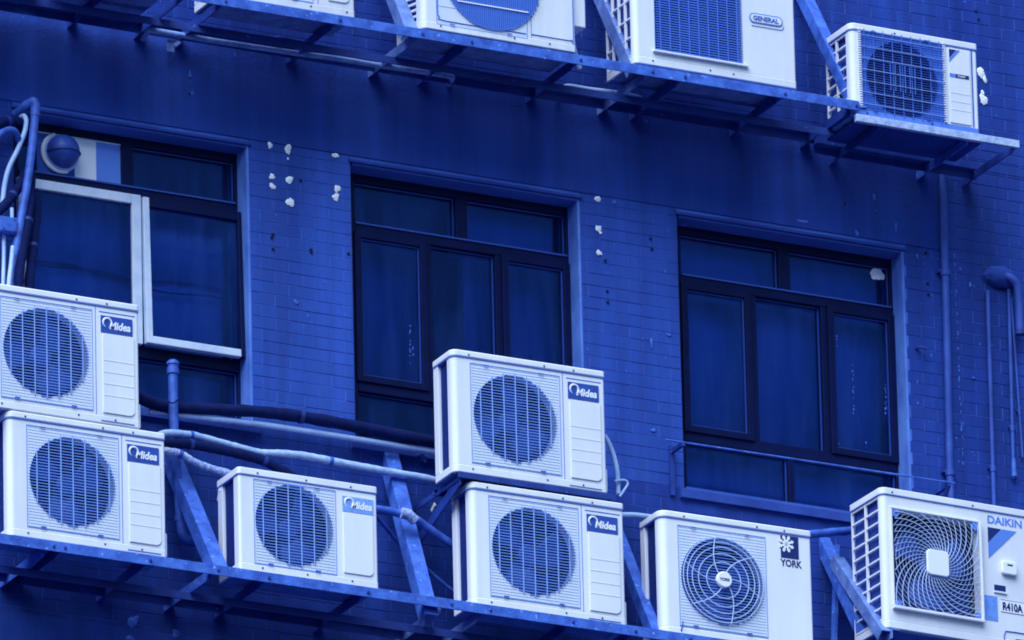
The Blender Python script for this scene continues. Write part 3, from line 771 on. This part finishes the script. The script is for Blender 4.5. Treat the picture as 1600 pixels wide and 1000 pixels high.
MB().box(.626, .700, -.008, -.0005, .274, .2845).build('handle_lip', 'ac_white', gu, bevel=.002)
MB().box(.562, .645, -.0016, -.0006, .125, .255).build('rating_sticker', 'sticker', gu)
st = MB().box(.664, .80, -.0016, -.0006, .180, .245).build('refrigerant_label', 'letter_white', gu)
for (a_, b_, c_, d_) in ((.664,.80,.243,.245),(.664,.80,.180,.182)): MB().box(a_, b_, -.0022, -.0017, c_, d_).build('label_line', 'ink_dark', st)
text_mesh('R410A', .056, 'lettering', 'ink_dark', st, .672, -.0022, .192, bold=.0022, wscale=.74)
hd = [(x, -.001, z) for x, z in rrect(.675, .90, -.02, .10, .03)][7:]
MB().tube([(.677,-.0006,.004),(.677,-.0006,.05),(.684,-.0006,.072),(.702,-.0006,.082),(.86,-.0006,.083)], .0035, 6, 3).build('valve_panel_edge', 'ink', gu)
MB().tube([(.735,-.0006,.004),(.735,-.0006,.03),(.742,-.0006,.043),(.757,-.0006,.048),(.86,-.0006,.048)], .0022, 6, 3).build('valve_panel_edge', 'seam', gu)

# ---- upper row (only their lower halves are in the picture)
UZ = 27.222
iu, S = unit('outdoor_unit', 'pale outdoor unit at the top edge, leftmost on the upper rack', 340, -5, RY, .745, .53, .26, dict(gx0=.082, gx1=.515, gz0=.045, gz1=.475, cx=.292, cz=.268, r=.204, seam=.545, ribs=6, body='ac_cream', rc=.014, seamline=True), z=UZ)
service_panel(iu, .745, .53, .60, .715, .07, .45, (), 'ac_cream')
jW = .845
ju, S = unit('outdoor_unit', 'weathered pale outdoor unit with large disc grille on the upper rack', 660, 45, RY-.01, jW, .64, .28,
         dict(gx0=.082, gx1=.575, gz0=.035, gz1=.60, cx=.385, cz=.325, r=.268, grille='slats', pitch=.09, tz=.004, ribs=46, rw=.0042, cav='cavity_light', body='ac_cream', side='lattice', lattice=(1, 16), slant=.035, lt=.012, gmat='grille_plastic', ribmat='grille_blue', a0=.3), z=UZ+.006)
for k in range(1): MB().box(.19, .58, -.014, -.0107, .165, .171).build('guard_bar', 'letter_white', ju)
MB().tube([(.60,-.0012,.06),(.80,-.0012,.06),(.822,-.0012,.066),(.832,-.0012,.085),(.833,-.0012,.60)], .0026, 6, 3).build('service_panel_edge', 'seam', ju)
MB().tube([(.085,-.0012,.42),(.085,-.0012,.11),(.095,-.0012,.075),(.13,-.0012,.055),(.57,-.0012,.058)], .0026, 6, 3).build('front_panel_edge', 'seam', ju)
MB().box(jW+.0045, jW+.075, .03, .24, .155, .60).build('valve_cover', 'ac_cream', ju, bevel=.006)
MB().tube([(jW+.03,.10,.155),(jW+.05,.12,.08),(jW+.09,.14,-.02)], .014, 8, 4).build('drain_hose', 'pvc_light', ju, smooth=True)
kW = .905
ku, S = unit('outdoor_unit', 'clean white outdoor unit with square slatted grille and oval nameplate', 992, 103, RY, kW, .70, .30,
         dict(gx0=.118, gx1=.602, gz0=.088, gz1=.64, cx=.36, cz=.364, r=.22, square=True, grille='dense', pitch=.0132, tz=.0058, ribs=9, side='lattice', lattice=(4, 6), lt=.008, rc=.03, wrap=.03, gmat='grille_blue', ribmat='grille_blue', rw=.0022, seamline=False, screws_bottom=(.10,.42,.55)), z=UZ+.012)
MB().box(.10, .63, -.018, -.0005, .070, .082).build('grille_ledge', 'ac_white', ku, bevel=.003)
np_ = MB().prism(rrect(.648, .836, .318, .372, .026), -.0035, -.0006, axis='y').build('nameplate', 'logo_mid', ku, bevel=.001)
MB().prism(rrect(.655, .829, .325, .365, .019), -.0048, -.0036, axis='y').build('nameplate_face', 'ac_white', np_)
text_mesh('GENERAL', .034, 'lettering', 'ink', np_, .668, -.0056, .333, bold=.0012, wscale=.98)
MB().tube([(.66,-.0012,.303),(.79,-.0012,.303),(.833,-.0012,.305),(.841,-.0012,.325)], .0018, 5, 2).build('nameplate_shade', 'ink', np_)
lW, lH = .722, .500
lu, S = unit('outdoor_unit', 'white outdoor unit with square wire guard alone at the top right', 1333, 178, -.52, lW, lH, .26,
         dict(gx0=.046, gx1=.528, gz0=.040, gz1=lH-.032, cx=.285, cz=.235, r=.198, grille='dense', pitch=.0128, tz=.0036, ribs=9, side='lattice', lattice=(2, 7), lt=.009, slant=.0, rc=.03, wrap=.045, gmat='grille_dim', ribmat='grille_blue', rw=.0017, tz2=1, plate='grille_blue', cav='cavity_dark', fanmat='cavity_dark', groove='grille_dim', body='ac_white', base='logo_mid', seamline=False, a0=.8, screws_top=(.25,), screws_bottom=(.08,.45), lidbevel=.005), z=27.158, rz=R(.7))
for k in range(7): zz = .04+(lH-.072)*(k+.5)/7; MB().tube([(.048,-.013,zz),(.526,-.013,zz)], .0024, 6, 1).build('guard_wire', 'grille_rib', lu)
edge = MB()
for k in range(34):
    zz = .045+(lH-.08)*k/33
    edge.box(.040, .052, -.012, -.0005, zz, zz+.006); edge.box(.522, .534, -.012, -.0005, zz, zz+.006)
edge.build('guard_teeth', 'grille_wire', lu, kind='stuff')
for k in range(6): xx = .285-.07+.028*k; MB().box(xx-.002, xx+.002, -.012, -.0095, .235-.07, .235+.075).build('motor_bar', 'grille_blue', lu)
sp = service_panel(lu, lW, lH, .556, .676, .05, lH-.05, (.12,.165,.21), r=.01)
MB().prism([(.558, lH-.055), (.558, lH-.105), (.60, lH-.055)], -.0072, -.0062, axis='y').build('logo_triangle', 'logo_navy', lu)
MB().prism([(.558, lH-.107), (.602, lH-.055), (.622, lH-.055), (.558, lH-.128)], -.0072, -.0062, axis='y').build('logo_stripe', 'logo_mid', lu)
nb_ = MB().box(.592, .668, -.0075, -.0062, lH-.205, lH-.185).build('name_strip', 'logo_navy', lu)
text_mesh('DAIKIN', .013, 'lettering', 'ac_plate', nb_, .603, -.0085, lH-.200, bold=.0003)
MB().box(.558, .5915, -.0075, -.0062, lH-.205, lH-.185).build('name_strip', 'logo_mid', lu)
MB().box(.686, .694, -.0015, -.0004, .045, lH-.04).build('panel_groove', 'ink', lu)

# ------------------------------------------------------------------ racks
def rack(name, label, x0, x1, ztop, yf, arms, braces, back=True, mt='steel_paint'):
    root = empty(name, (x0, 0, ztop), label, 'metal rack')
    L = root.location
    def put(b, nm, m_): b.v = [tuple(Vector(p)-L) for p in b.v]; return b.build(nm, m_, root, bevel=.002)
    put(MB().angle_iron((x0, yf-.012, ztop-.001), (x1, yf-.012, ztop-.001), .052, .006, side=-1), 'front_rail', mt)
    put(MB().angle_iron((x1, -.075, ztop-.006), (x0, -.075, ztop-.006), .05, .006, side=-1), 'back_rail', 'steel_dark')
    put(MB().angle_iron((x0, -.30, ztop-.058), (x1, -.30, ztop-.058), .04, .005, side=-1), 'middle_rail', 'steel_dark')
    for (x, m_) in arms:
        put(MB().angle_iron((x, yf+.045, ztop-.012), (x, .0, ztop-.012), .05, .006, side=1), 'arm', m_)
    for (x, m_) in arms:
        put(MB().cyl((x+.026, yf-.0125, ztop-.028), (0,-1,0), .0085, .007, 6), 'bolt', 'steel_dark')
    for (a, b, w, m_) in braces:
        a = Vector(a); b = Vector(b)
        put(MB().angle_iron(a, b, w, .006, side=1, upv=(0,-.6,.8)), 'brace', m_)
    return root
lr = rack('wall_rack', 'long blue steel rack carrying the lower row of units', -4.2, 1.62, RAILZ, RY,
     [(-2.80,'steel_paint'),(-2.74,'steel_dark'),(-2.29,'steel_dark'),(-1.93,'steel_paint'),(-1.66,'steel_dark'),(-1.13,'steel_dark'),(-.68,'steel_light'),(-.47,'steel_light'),(-.02,'steel_dark'),(.32,'steel_dark'),(.62,'steel_dark'),(1.2,'steel_dark')],
     [(at(336,886,-.535), at(256,694,0), .075, 'steel_paint'), (at(664,958,-.535), at(598,694,0), .075, 'steel_paint'), (at(1022,990,-.535), at(945,795,0), .06, 'steel_paint')])
ur = rack('wall_rack', 'long blue steel rack carrying the upper row of units', -4.2, 1.685, UZ, RY,
     [(-2.41,'steel_dark'),(-2.05,'steel_dark'),(-1.84,'steel_dark'),(-1.22,'steel_dark'),(-.77,'steel_light'),(-.50,'steel_dark'),(.10,'steel_dark'),(.50,'steel_light'),(.68,'steel_dark'),(1.24,'steel_dark'),(1.64,'steel_dark')],
     [(at(634,46,-.535), at(572,-120,0), .07, 'steel_light'), (at(988,104,-.535), at(905,-90,0), .075, 'steel_light'), (at(1338,166,-.535), at(1232,-55,0), .06, 'steel_paint')])
for (xa_, xb_) in ((-3.4, -2.72), (-2.66, -2.10)):
    q = MB().box(xa_, xb_, -.49, -.13, UZ-.010, UZ-.004); q.v = [tuple(Vector(p)-ur.location) for p in q.v]; q.build('shelf_plate', 'steel_light', ur)
# rusty offcut hanging from the upper rack
c = at(268, 72, -.05); t_ = empty('hanging_bracket', c, 'small torn metal bracket hanging below the upper rack', 'bracket')
MB().box(-.028, .012, -.01, .0, -.035, .03).build('plate', 'steel_light', t_, bevel=.002); MB().bar((.012,-.01,.0), (.035,-.03,.02), .012, .02).build('tab', 'steel_light', t_)
MB().box(-.004, .004, -.004, .05, .0, .008).build('stud', 'steel_dark', t_)

# platform under the upper middle unit
pf = empty('wall_platform', (-.66, 0, 24.93), 'steel angle platform holding the unit in front of the middle window', 'metal rack')
L = pf.location
def pput(b, nm, m_): b.v = [tuple(Vector(p)-L) for p in b.v]; return b.build(nm, m_, pf, bevel=.002)
pput(MB().angle_iron((-.60, RY-.008, 24.934), (.262, RY-.008, 24.934), .03, .006, side=-1), 'front_rail', 'steel_dark')
pput(MB().angle_iron((.262, -.28, 24.93), (-.60, -.28, 24.93), .03, .006, side=-1), 'back_rail', 'steel_dark')
for x in (-.585, .235):
    pput(MB().angle_iron((x, RY+.03, 24.928), (x, 0, 24.928), .03, .006, side=1), 'arm', 'steel_dark')
    pput(MB().bar((x+.01, RY+.02, 24.905), (x+.01, 0, 24.72), .008, .055, upv=(0,.4,1)), 'strut', 'steel_dark')
c = at(676, 793, -.08); pput(MB().bar((c.x+.004, -.06, c.z-.012), (c.x+.004, -.10, c.z+.012), .009, .022), 'label_tab', 'letter_white')

# shelf of the top right unit
ls = empty('wall_shelf', (1.66, 0, 27.11), 'pale galvanised shelf plate under the top right unit', 'shelf')
L = ls.location
def lput(b, nm, m_, bv=.003): b.v = [tuple(Vector(p)-L) for p in b.v]; return b.build(nm, m_, ls, bevel=bv)
lput(MB().box(1.665, 2.59, -.562, -.536, 27.112, 27.152), 'front_edge', 'galvanised')
lput(MB().box(1.69, 2.42, -.5355, -.20, 27.138, 27.150), 'plate', 'steel_dark')
lput(MB().angle_iron((2.59, -.10, 27.148), (1.665, -.10, 27.148), .045, .006, side=-1), 'back_rail', 'steel_dark')
for x in (1.80, 2.30, 2.56): lput(MB().angle_iron((x, -.5355, 27.1365), (x, 0, 27.1365), .045, .006, side=1), 'arm', 'steel_dark' if x != 2.30 else 'steel_paint')

# bracket of the bottom right unit
bz = gu.location.z
gb_ = empty('wall_bracket', (1.70, 0, bz-.05), 'steel wall bracket with crossed braces under the large bottom right unit', 'bracket')
L = gb_.location
def gput(b, nm, m_): b.v = [tuple(Vector(p)-L) for p in b.v]; return b.build(nm, m_, gb_, bevel=.002)
gput(MB().angle_iron((1.72, -.30, bz-.004), (2.9, -.30, bz-.004), .05, .006, side=-1), 'front_rail', 'steel_dark')
gput(MB().angle_iron((2.9, -.26+.15, bz-.004), (1.70, -.26+.15, bz-.004), .05, .006, side=-1), 'back_rail', 'steel_dark')
for x in (1.745, 2.6): gput(MB().angle_iron((x, -.60, bz-.010), (x, 0, bz-.010), .05, .006, side=1), 'arm', 'steel_light')
gput(MB().angle_iron(at(1378,984,-.59), at(1302,868,-.13), .062, .006, side=1, upv=(0,-.6,.8)), 'brace', 'steel_light')
gput(MB().angle_iron(at(1362,1015,-.42), at(1280,838,-.01), .062, .006, side=1, upv=(0,-.6,.8)), 'brace', 'steel_paint')
gput(MB().bar(at(1307,852,-.05), at(1303,1020,-.05), .022, .03, upv=(0,1,0)), 'wall_post', 'steel_paint')

# ------------------------------------------------------------------ pipes and hoses
def pipe(name, label, pts, r, material, cat='pipe', seg=12, smooth=6, group=None):
    P = [at(*p) for p in pts]
    soft = material in ('foam_black', 'wrap_white', 'wrap_speckled')
    rnd = random.Random(len(pts)*31+int(abs(pts[0][0])))
    nn = (len(P)-1)*smooth+1
    if soft: P = [p + Vector((0, rnd.uniform(-.004,.004), rnd.uniform(-.004,.004))) for p in P]
    rr = [r*(1+rnd.uniform(-.07,.07)) for _ in range(nn)] if soft else r
    o = MB().tube(P, rr, seg, smooth).build(name, material, None, smooth=True)
    if soft and len(P) > 4:                         # tape bands where the wrap is tied
        for k in range(2, len(P)-1, 3 if material == 'foam_black' else 6):
            d = (P[k+1]-P[k-1]).normalized()
            MB().tube([P[k]-d*.010, P[k]-d*.009, P[k]+d*.009, P[k]+d*.010], [r*1.02, r*1.11, r*1.11, r*1.02], seg, 1).build('tape_band', 'pvc_grey' if material != 'foam_black' else 'tape_grey', o, smooth=True)
    return tag(o, label, cat, group)
def pipe_thing(name, label, P, r, material, cat, extras):
    root = empty(name, P[0], label, cat)
    b = MB().tube(P, r, 14, 5); b.v = [tuple(Vector(p)-P[0]) for p in b.v]; b.build('pipe', material, root, smooth=True)
    for nm, b, m_ in extras:
        b.v = [tuple(Vector(p)-P[0]) for p in b.v]; b.build(nm, m_, root, smooth=True)
    return root

# lines between the left stack and the middle units
pipe('insulated_hose', 'thick dark foam hose running below the left and middle windows', [(200,612,-.16),(226,624,-.13),(262,634,-.11),(330,640,-.10),(400,643,-.10),(470,652,-.10),(560,668,-.10),(640,683,-.10),(700,694,-.10),(740,700,-.12)], .031, 'foam_black', 'hose')
pipe('conduit', 'thin pale conduit under the thick dark hose', [(232,643,-.09),(300,651,-.085),(400,662,-.085),(500,677,-.085),(600,693,-.085),(690,708,-.085),(740,716,-.085)], .0145, 'pvc_light', 'conduit')
pipe('wrapped_hose', 'white wrapped hose sagging from the left stack to the middle unit', [(245,682,-.20),(262,678,-.19),(298,680,-.17),(339,690,-.15),(372,699,-.14),(407,709,-.13),(439,710,-.13),(476,711,-.13),(517,720,-.13),(564,731,-.13),(611,739,-.13),(657,746,-.13),(700,754,-.14)], .0195, 'wrap_white', 'hose')
pipe('insulated_hose', 'dark foam hose dipping behind the smaller white unit', [(240,690,-.25),(262,692,-.24),(298,694,-.22),(345,703,-.20),(382,710,-.20),(414,721,-.20),(439,735,-.20),(462,748,-.20),(490,765,-.20)], .025, 'foam_black', 'hose')
pipe('wrapped_hose', 'short speckled hose entering the back of the smaller unit', [(240,703,-.26),(262,705,-.25),(282,710,-.25),(302,721,-.25),(330,732,-.25),(357,741,-.25),(385,752,-.25)], .019, 'wrap_speckled', 'hose')
pipe('wrapped_hose', 'blue-grey hose from the smaller unit down to the lower middle unit', [(575,794,-.33),(606,798,-.32),(629,804,-.32),(648,810,-.32),(666,823,-.31),(689,839,-.30),(712,854,-.30),(735,866,-.30)], .020, 'pvc_grey', 'hose')
pipe('cable', 'thin blue-grey cable sloping behind the diagonal brace by the middle units', [(580,798,-.30),(606,828,-.20),(622,848,-.14),(655,878,-.12),(684,904,-.13),(712,926,-.16),(740,944,-.2)], .0095, 'pvc_grey', 'cable')
c = at(640, 806, -.345); tag(MB().tube([c+Vector((-.045,0,.01)), c+Vector((-.01,-.004,.004)), c+Vector((.03,0,-.022))], .026, 10, 4).build('tape_wrap', 'wrap_speckled', None, smooth=True), 'ragged pale tape wrapped round the blue-grey hose', 'tape')
pipe('cable', 'pale hose bowing out at the right of the upper middle unit', [(944,680,-.34),(952,694,-.34),(960,716,-.34),(965,742,-.34),(966,772,-.34)], .012, 'pvc_light', 'hose')
pipe('cable', 'small bent wire loop right of the middle platform', [(960,752,-.36),(974,750,-.36),(981,755,-.36),(975,766,-.36),(968,776,-.36)], .006, 'pvc_light', 'cable')
pipe('wrapped_hose', 'pale pipe stub between the lower middle unit and ring guard unit', [(962,805,-.12),(990,805,-.12),(1015,808,-.12),(1060,814,-.12)], .0145, 'pvc_light', 'pipe')
pipe('wrapped_hose', 'blue-grey wrapped pipe between ring guard unit and swirl guard unit', [(1240,836,-.20),(1275,834,-.18),(1305,831,-.18),(1350,828,-.18),(1380,830,-.18)], .021, 'pvc_grey', 'pipe')

pipe('conduit', 'pale pipe along the wall behind the upper rack', [(222,62,.01),(229,52,-.10),(240,48,-.14),(330,63,-.14),(455,82,-.14),(530,92,-.14),(590,102,-.14),(640,109,-.14),(700,119,-.14),(706,124,-.10),(700,133,.01)], .014, 'pvc_mid', 'pipe')
pipe('conduit', 'blue-grey pipe above the pale one behind the upper rack', [(424,76,.01),(432,63,-.15),(440,60,-.19),(505,74,-.19),(560,85,-.19),(605,95,-.19),(670,106,-.19),(676,111,-.15),(664,126,.01)], .013, 'pvc_grey', 'pipe')
pipe('conduit', 'short pale pipe behind the upper rack below the clean white unit', [(872,148,.01),(880,138,-.11),(890,135,-.14),(920,140,-.14),(960,145,-.14),(995,152,-.14),(1001,157,-.10),(994,166,.01)], .014, 'pvc_light', 'pipe')
# capped vent pipe that elbows behind the rack
Pv = [at(270,570,-.14), at(271,640,-.14), at(273,700,-.14), at(279,775,-.12), at(283,822,-.11), at(287,838,-.11), at(300,846,-.11), at(325,850,-.11), at(372,858,-.11)]
top = at(270,571,-.14)
pipe_thing('vent_pipe', 'capped blue-grey standpipe in front of the left window with an elbow below', Pv, .0235, 'pvc_grey', 'pipe',
   [('cap', MB().lathe(top-Vector((0,0,.045)), (0,0,1), [(0,.030),(.028,.030),(.030,.027),(.046,.027),(.048,.032),(.062,.030),(.072,.018),(.075,.004)], 16), 'pvc_grey'),
    ('clip', MB().tube([at(262,627,-.17), at(271,630,-.185), at(281,622,-.17)], .004, 6, 3), 'foam_black'),
    ('collar', MB().lathe(at(281,805,-.11), (at(281,805,-.11)-at(279,775,-.12)), [(0,.029),(.03,.029)], 14), 'pvc_grey')])

# left cluster
Pl = [at(24,178,-.02), at(33,171,-.06), at(44,163,-.10), at(51,159,-.12), at(55,166,-.125), at(55,178,-.13), at(50,230,-.14), at(42,290,-.15), at(32,345,-.16), at(24,395,-.17), at(18,450,-.18), at(14,500,-.2)]
pipe_thing('conduit_pipe', 'blue-grey elbowed pipe at the left edge beside the window', Pl, .0205, 'pvc_grey', 'pipe',
   [('elbow', MB().tube([at(38,167,-.08), at(46,162,-.105), at(52,159,-.12), at(55.5,166,-.126), at(55,182,-.13)], .0245, 12, 4), 'pvc_grey')])
pipe('thin_pipe', 'thin pale curved pipe left of the elbowed pipe', [(30,187,-.04),(37,181,-.08),(41,190,-.10),(38,208,-.11),(27,235,-.11),(14,262,-.11),(7,290,-.11),(3,330,-.11),(2,360,-.11)], .0125, 'pvc_light', 'pipe')
pipe('insulated_hose', 'dark foam hose arching in from the left edge', [(-30,225,-.10),(-8,198,-.10),(12,190,-.09),(28,192,-.08),(36,205,-.04),(38,225,.02)], .026, 'foam_black', 'hose')
pipe('thin_pipe', 'blue-grey pipe curving below the arching dark hose', [(-25,250,-.16),(-5,215,-.16),(12,203,-.15),(24,206,-.14),(30,222,-.10)], .016, 'pvc_grey', 'pipe')
pipe('insulated_hose', 'dark hose sloping down to the left edge', [(40,262,-.04),(34,285,-.08),(20,305,-.12),(4,325,-.14),(-20,348,-.15)], .024, 'foam_black', 'hose')
pipe('insulated_hose', 'thick dark hose dropping behind the upper left unit', [(46,268,-.05),(46,300,-.10),(42,345,-.14),(36,385,-.17),(30,420,-.19),(27,470,-.2)], .028, 'foam_black', 'hose')
pipe('insulated_hose', 'dark hose nearest the pale window sash dropping behind the unit', [(56,300,-.02),(56,340,-.06),(52,385,-.10),(47,430,-.14),(44,480,-.16)], .024, 'foam_black', 'hose')
pipe('thin_pipe', 'pale thin pipe below the small left junction box', [(6,362,-.14),(6,400,-.15),(5,440,-.17),(4,480,-.18)], .010, 'pvc_light', 'pipe')
pipe('thin_pipe', 'pale pipe beside the thick dark hose at the left edge', [(20,385,-.215),(17,415,-.225),(14,440,-.23),(12,470,-.235)], .011, 'pvc_light', 'pipe')
c = at(10, 354, -.16); jb = empty('junction_box', c, 'small blue-grey junction box at the left edge', 'junction box')
MB().box(-.05, .045, -.03, .03, -.042, .042).build('box', 'pvc_grey', jb, bevel=.006); MB().box(-.045, .04, -.036, -.0305, -.036, .036).build('cover', 'pvc_grey', jb, bevel=.003)
for k, z_ in ((-.03,-.025),(.028,.025)): MB().cyl((k, -.0385, z_), (0,1,0), .004, .004, 8).build('screw', 'screw', jb)
MB().cyl((.03,0,.04), (0,0,1), .009, .06, 8).build('gland', 'pvc_light', jb)

# pipes on the right of the wall
def wall_pipe(label, a, b, Y, r, material, collars=(), cat='pipe', name='drain_pipe'):
    A, B = at(*a, Y), at(*b, Y)
    root = empty(name, B, label, cat)
    bb = MB().tube([A, (A+B)/2, B], r, 14, 3); bb.v = [tuple(Vector(p)-B) for p in bb.v]; bb.build('pipe', material, root, smooth=True)
    for t_ in collars:
        c_ = A.lerp(B, t_)
        q = MB().lathe(c_, B-A, [(0,r*1.28),(.03,r*1.28)], 14); q.v = [tuple(Vector(p)-B) for p in q.v]; q.build('collar', material, root, smooth=True)
        q = MB().box(c_.x-r*1.9, c_.x+r*1.9, c_.y+.002, -.004, c_.z-.012, c_.z+.004); q.v = [tuple(Vector(p)-B) for p in q.v]; q.build('clip', 'steel_dark', root)
    return root
wall_pipe('tall blue painted drain pipe right of the right window', (1473,262), (1486,800), -.035, .0195, 'pipe_wall', (.30, .88))
wall_pipe('slim blue painted conduit below the plaster lump at right', (1543,455), (1554,815), -.022, .0115, 'pipe_wall', (.76,), 'conduit', 'conduit')
wall_pipe('thin conduit with a pale lower end near the right edge', (1576,452), (1584,748), -.02, .0095, 'pipe_wall', (.72,), 'conduit', 'conduit')
wall_pipe('very thin slanted pipe at the right edge', (1580,465), (1598,715), -.02, .0065, 'pipe_wall', (.7,), 'conduit', 'conduit')
c = at(1584, 735, -.02); tag(MB().tube([c+Vector((0,-.003,.06)), c+Vector((0,-.003,-.035))], [.011,.016], 12, 1).build('pipe_sleeve', 'pvc_grey', None, smooth=True), 'pale sleeve on the lower end of the thin conduit', 'pipe sleeve')
Pe = [at(1566,432,-.02), at(1578,434,-.06), at(1589,446,-.065), at(1592,470,-.06), at(1593,500,-.06), at(1594,522,-.06)]
e_ = at(1594,522,-.06)
pipe_thing('elbow_pipe', 'short fat elbow pipe hanging from the plaster lump', Pe, .0215, 'pipe_wall', 'pipe', [('end_cap', MB().lathe(e_, (0,0,-1), [(-.02,.026),(.004,.026),(.006,.008),(.022,.006)], 14), 'steel_dark')])
c = at(1563, 434, -.01); lump = MB(); vs_ = []; N1, N2 = 8, 18; rnd = random.Random(5)
for i in range(N1):
    th = i/(N1-1)*math.pi/2
    for j in range(N2):
        a = 2*math.pi*j/N2; q = rnd.uniform(.85, 1.12)
        vs_.append((c.x+.095*math.sin(th+.06)*math.cos(a)*q, -.006-.05*math.cos(th), c.z+.06*math.sin(th+.06)*math.sin(a)*q))
lump.add(vs_, [(i*N2+j, i*N2+(j+1)%N2, (i+1)*N2+(j+1)%N2, (i+1)*N2+j) for i in range(N1-1) for j in range(N2)] + [tuple(range(N2))])
tag(lump.build('plaster_lump', 'plaster_smooth', None, smooth=True), 'rough plaster lump sealing pipes on the right of the wall', 'plaster')
c = at(1440, 544, -.03); hk = MB().tube([(c.x-.015,0,c.z+.004),(c.x-.012,-.03,c.z+.004),(c.x+.02,-.045,c.z-.004)], .008, 8, 3).build('wall_hook', 'steel_dark', None, smooth=True); tag(hk, 'small dark hook in the wall right of the right window', 'hook')
c = at(657, 714, -.03); hk = MB().tube([(c.x-.02,0,c.z+.004),(c.x,-.04,c.z+.008),(c.x+.02,-.045,c.z-.03)], .010, 8, 3).build('wall_hook', 'steel_dark', None, smooth=True); tag(hk, 'small dark clamp on the tiled wall above the diagonal brace', 'hook')

# rod in front of window 3
A, B = at(1040, 687, -.13), at(1492, 755, -.13)
rod = empty('drying_rod', A, 'thin metal rod on two brackets across the right window', 'rod')
def rput(b, nm, m_): b.v = [tuple(Vector(p)-A) for p in b.v]; return b.build(nm, m_, rod)
rput(MB().tube([A, B], .005, 8, 1), 'rod', 'steel_paint')
q = at(1066, 691, -.13)
rput(MB().bar(q+Vector((0,-.01,-.012)), (q.x, 0, q.z-.012), .018, .02), 'arm', 'steel_dark'); rput(MB().box(q.x-.012, q.x+.012, -.02, -.0075, q.z-.24, q.z+.02), 'wall_bar', 'steel_dark')
q = at(1482, 754, -.13)
rput(MB().bar(q+Vector((0,-.01,-.012)), (q.x, 0, q.z-.012), .018, .02), 'arm', 'steel_dark'); rput(MB().bar((q.x, -.13, q.z-.02), (q.x, -.006, q.z-.13), .016, .02), 'strut', 'steel_dark')
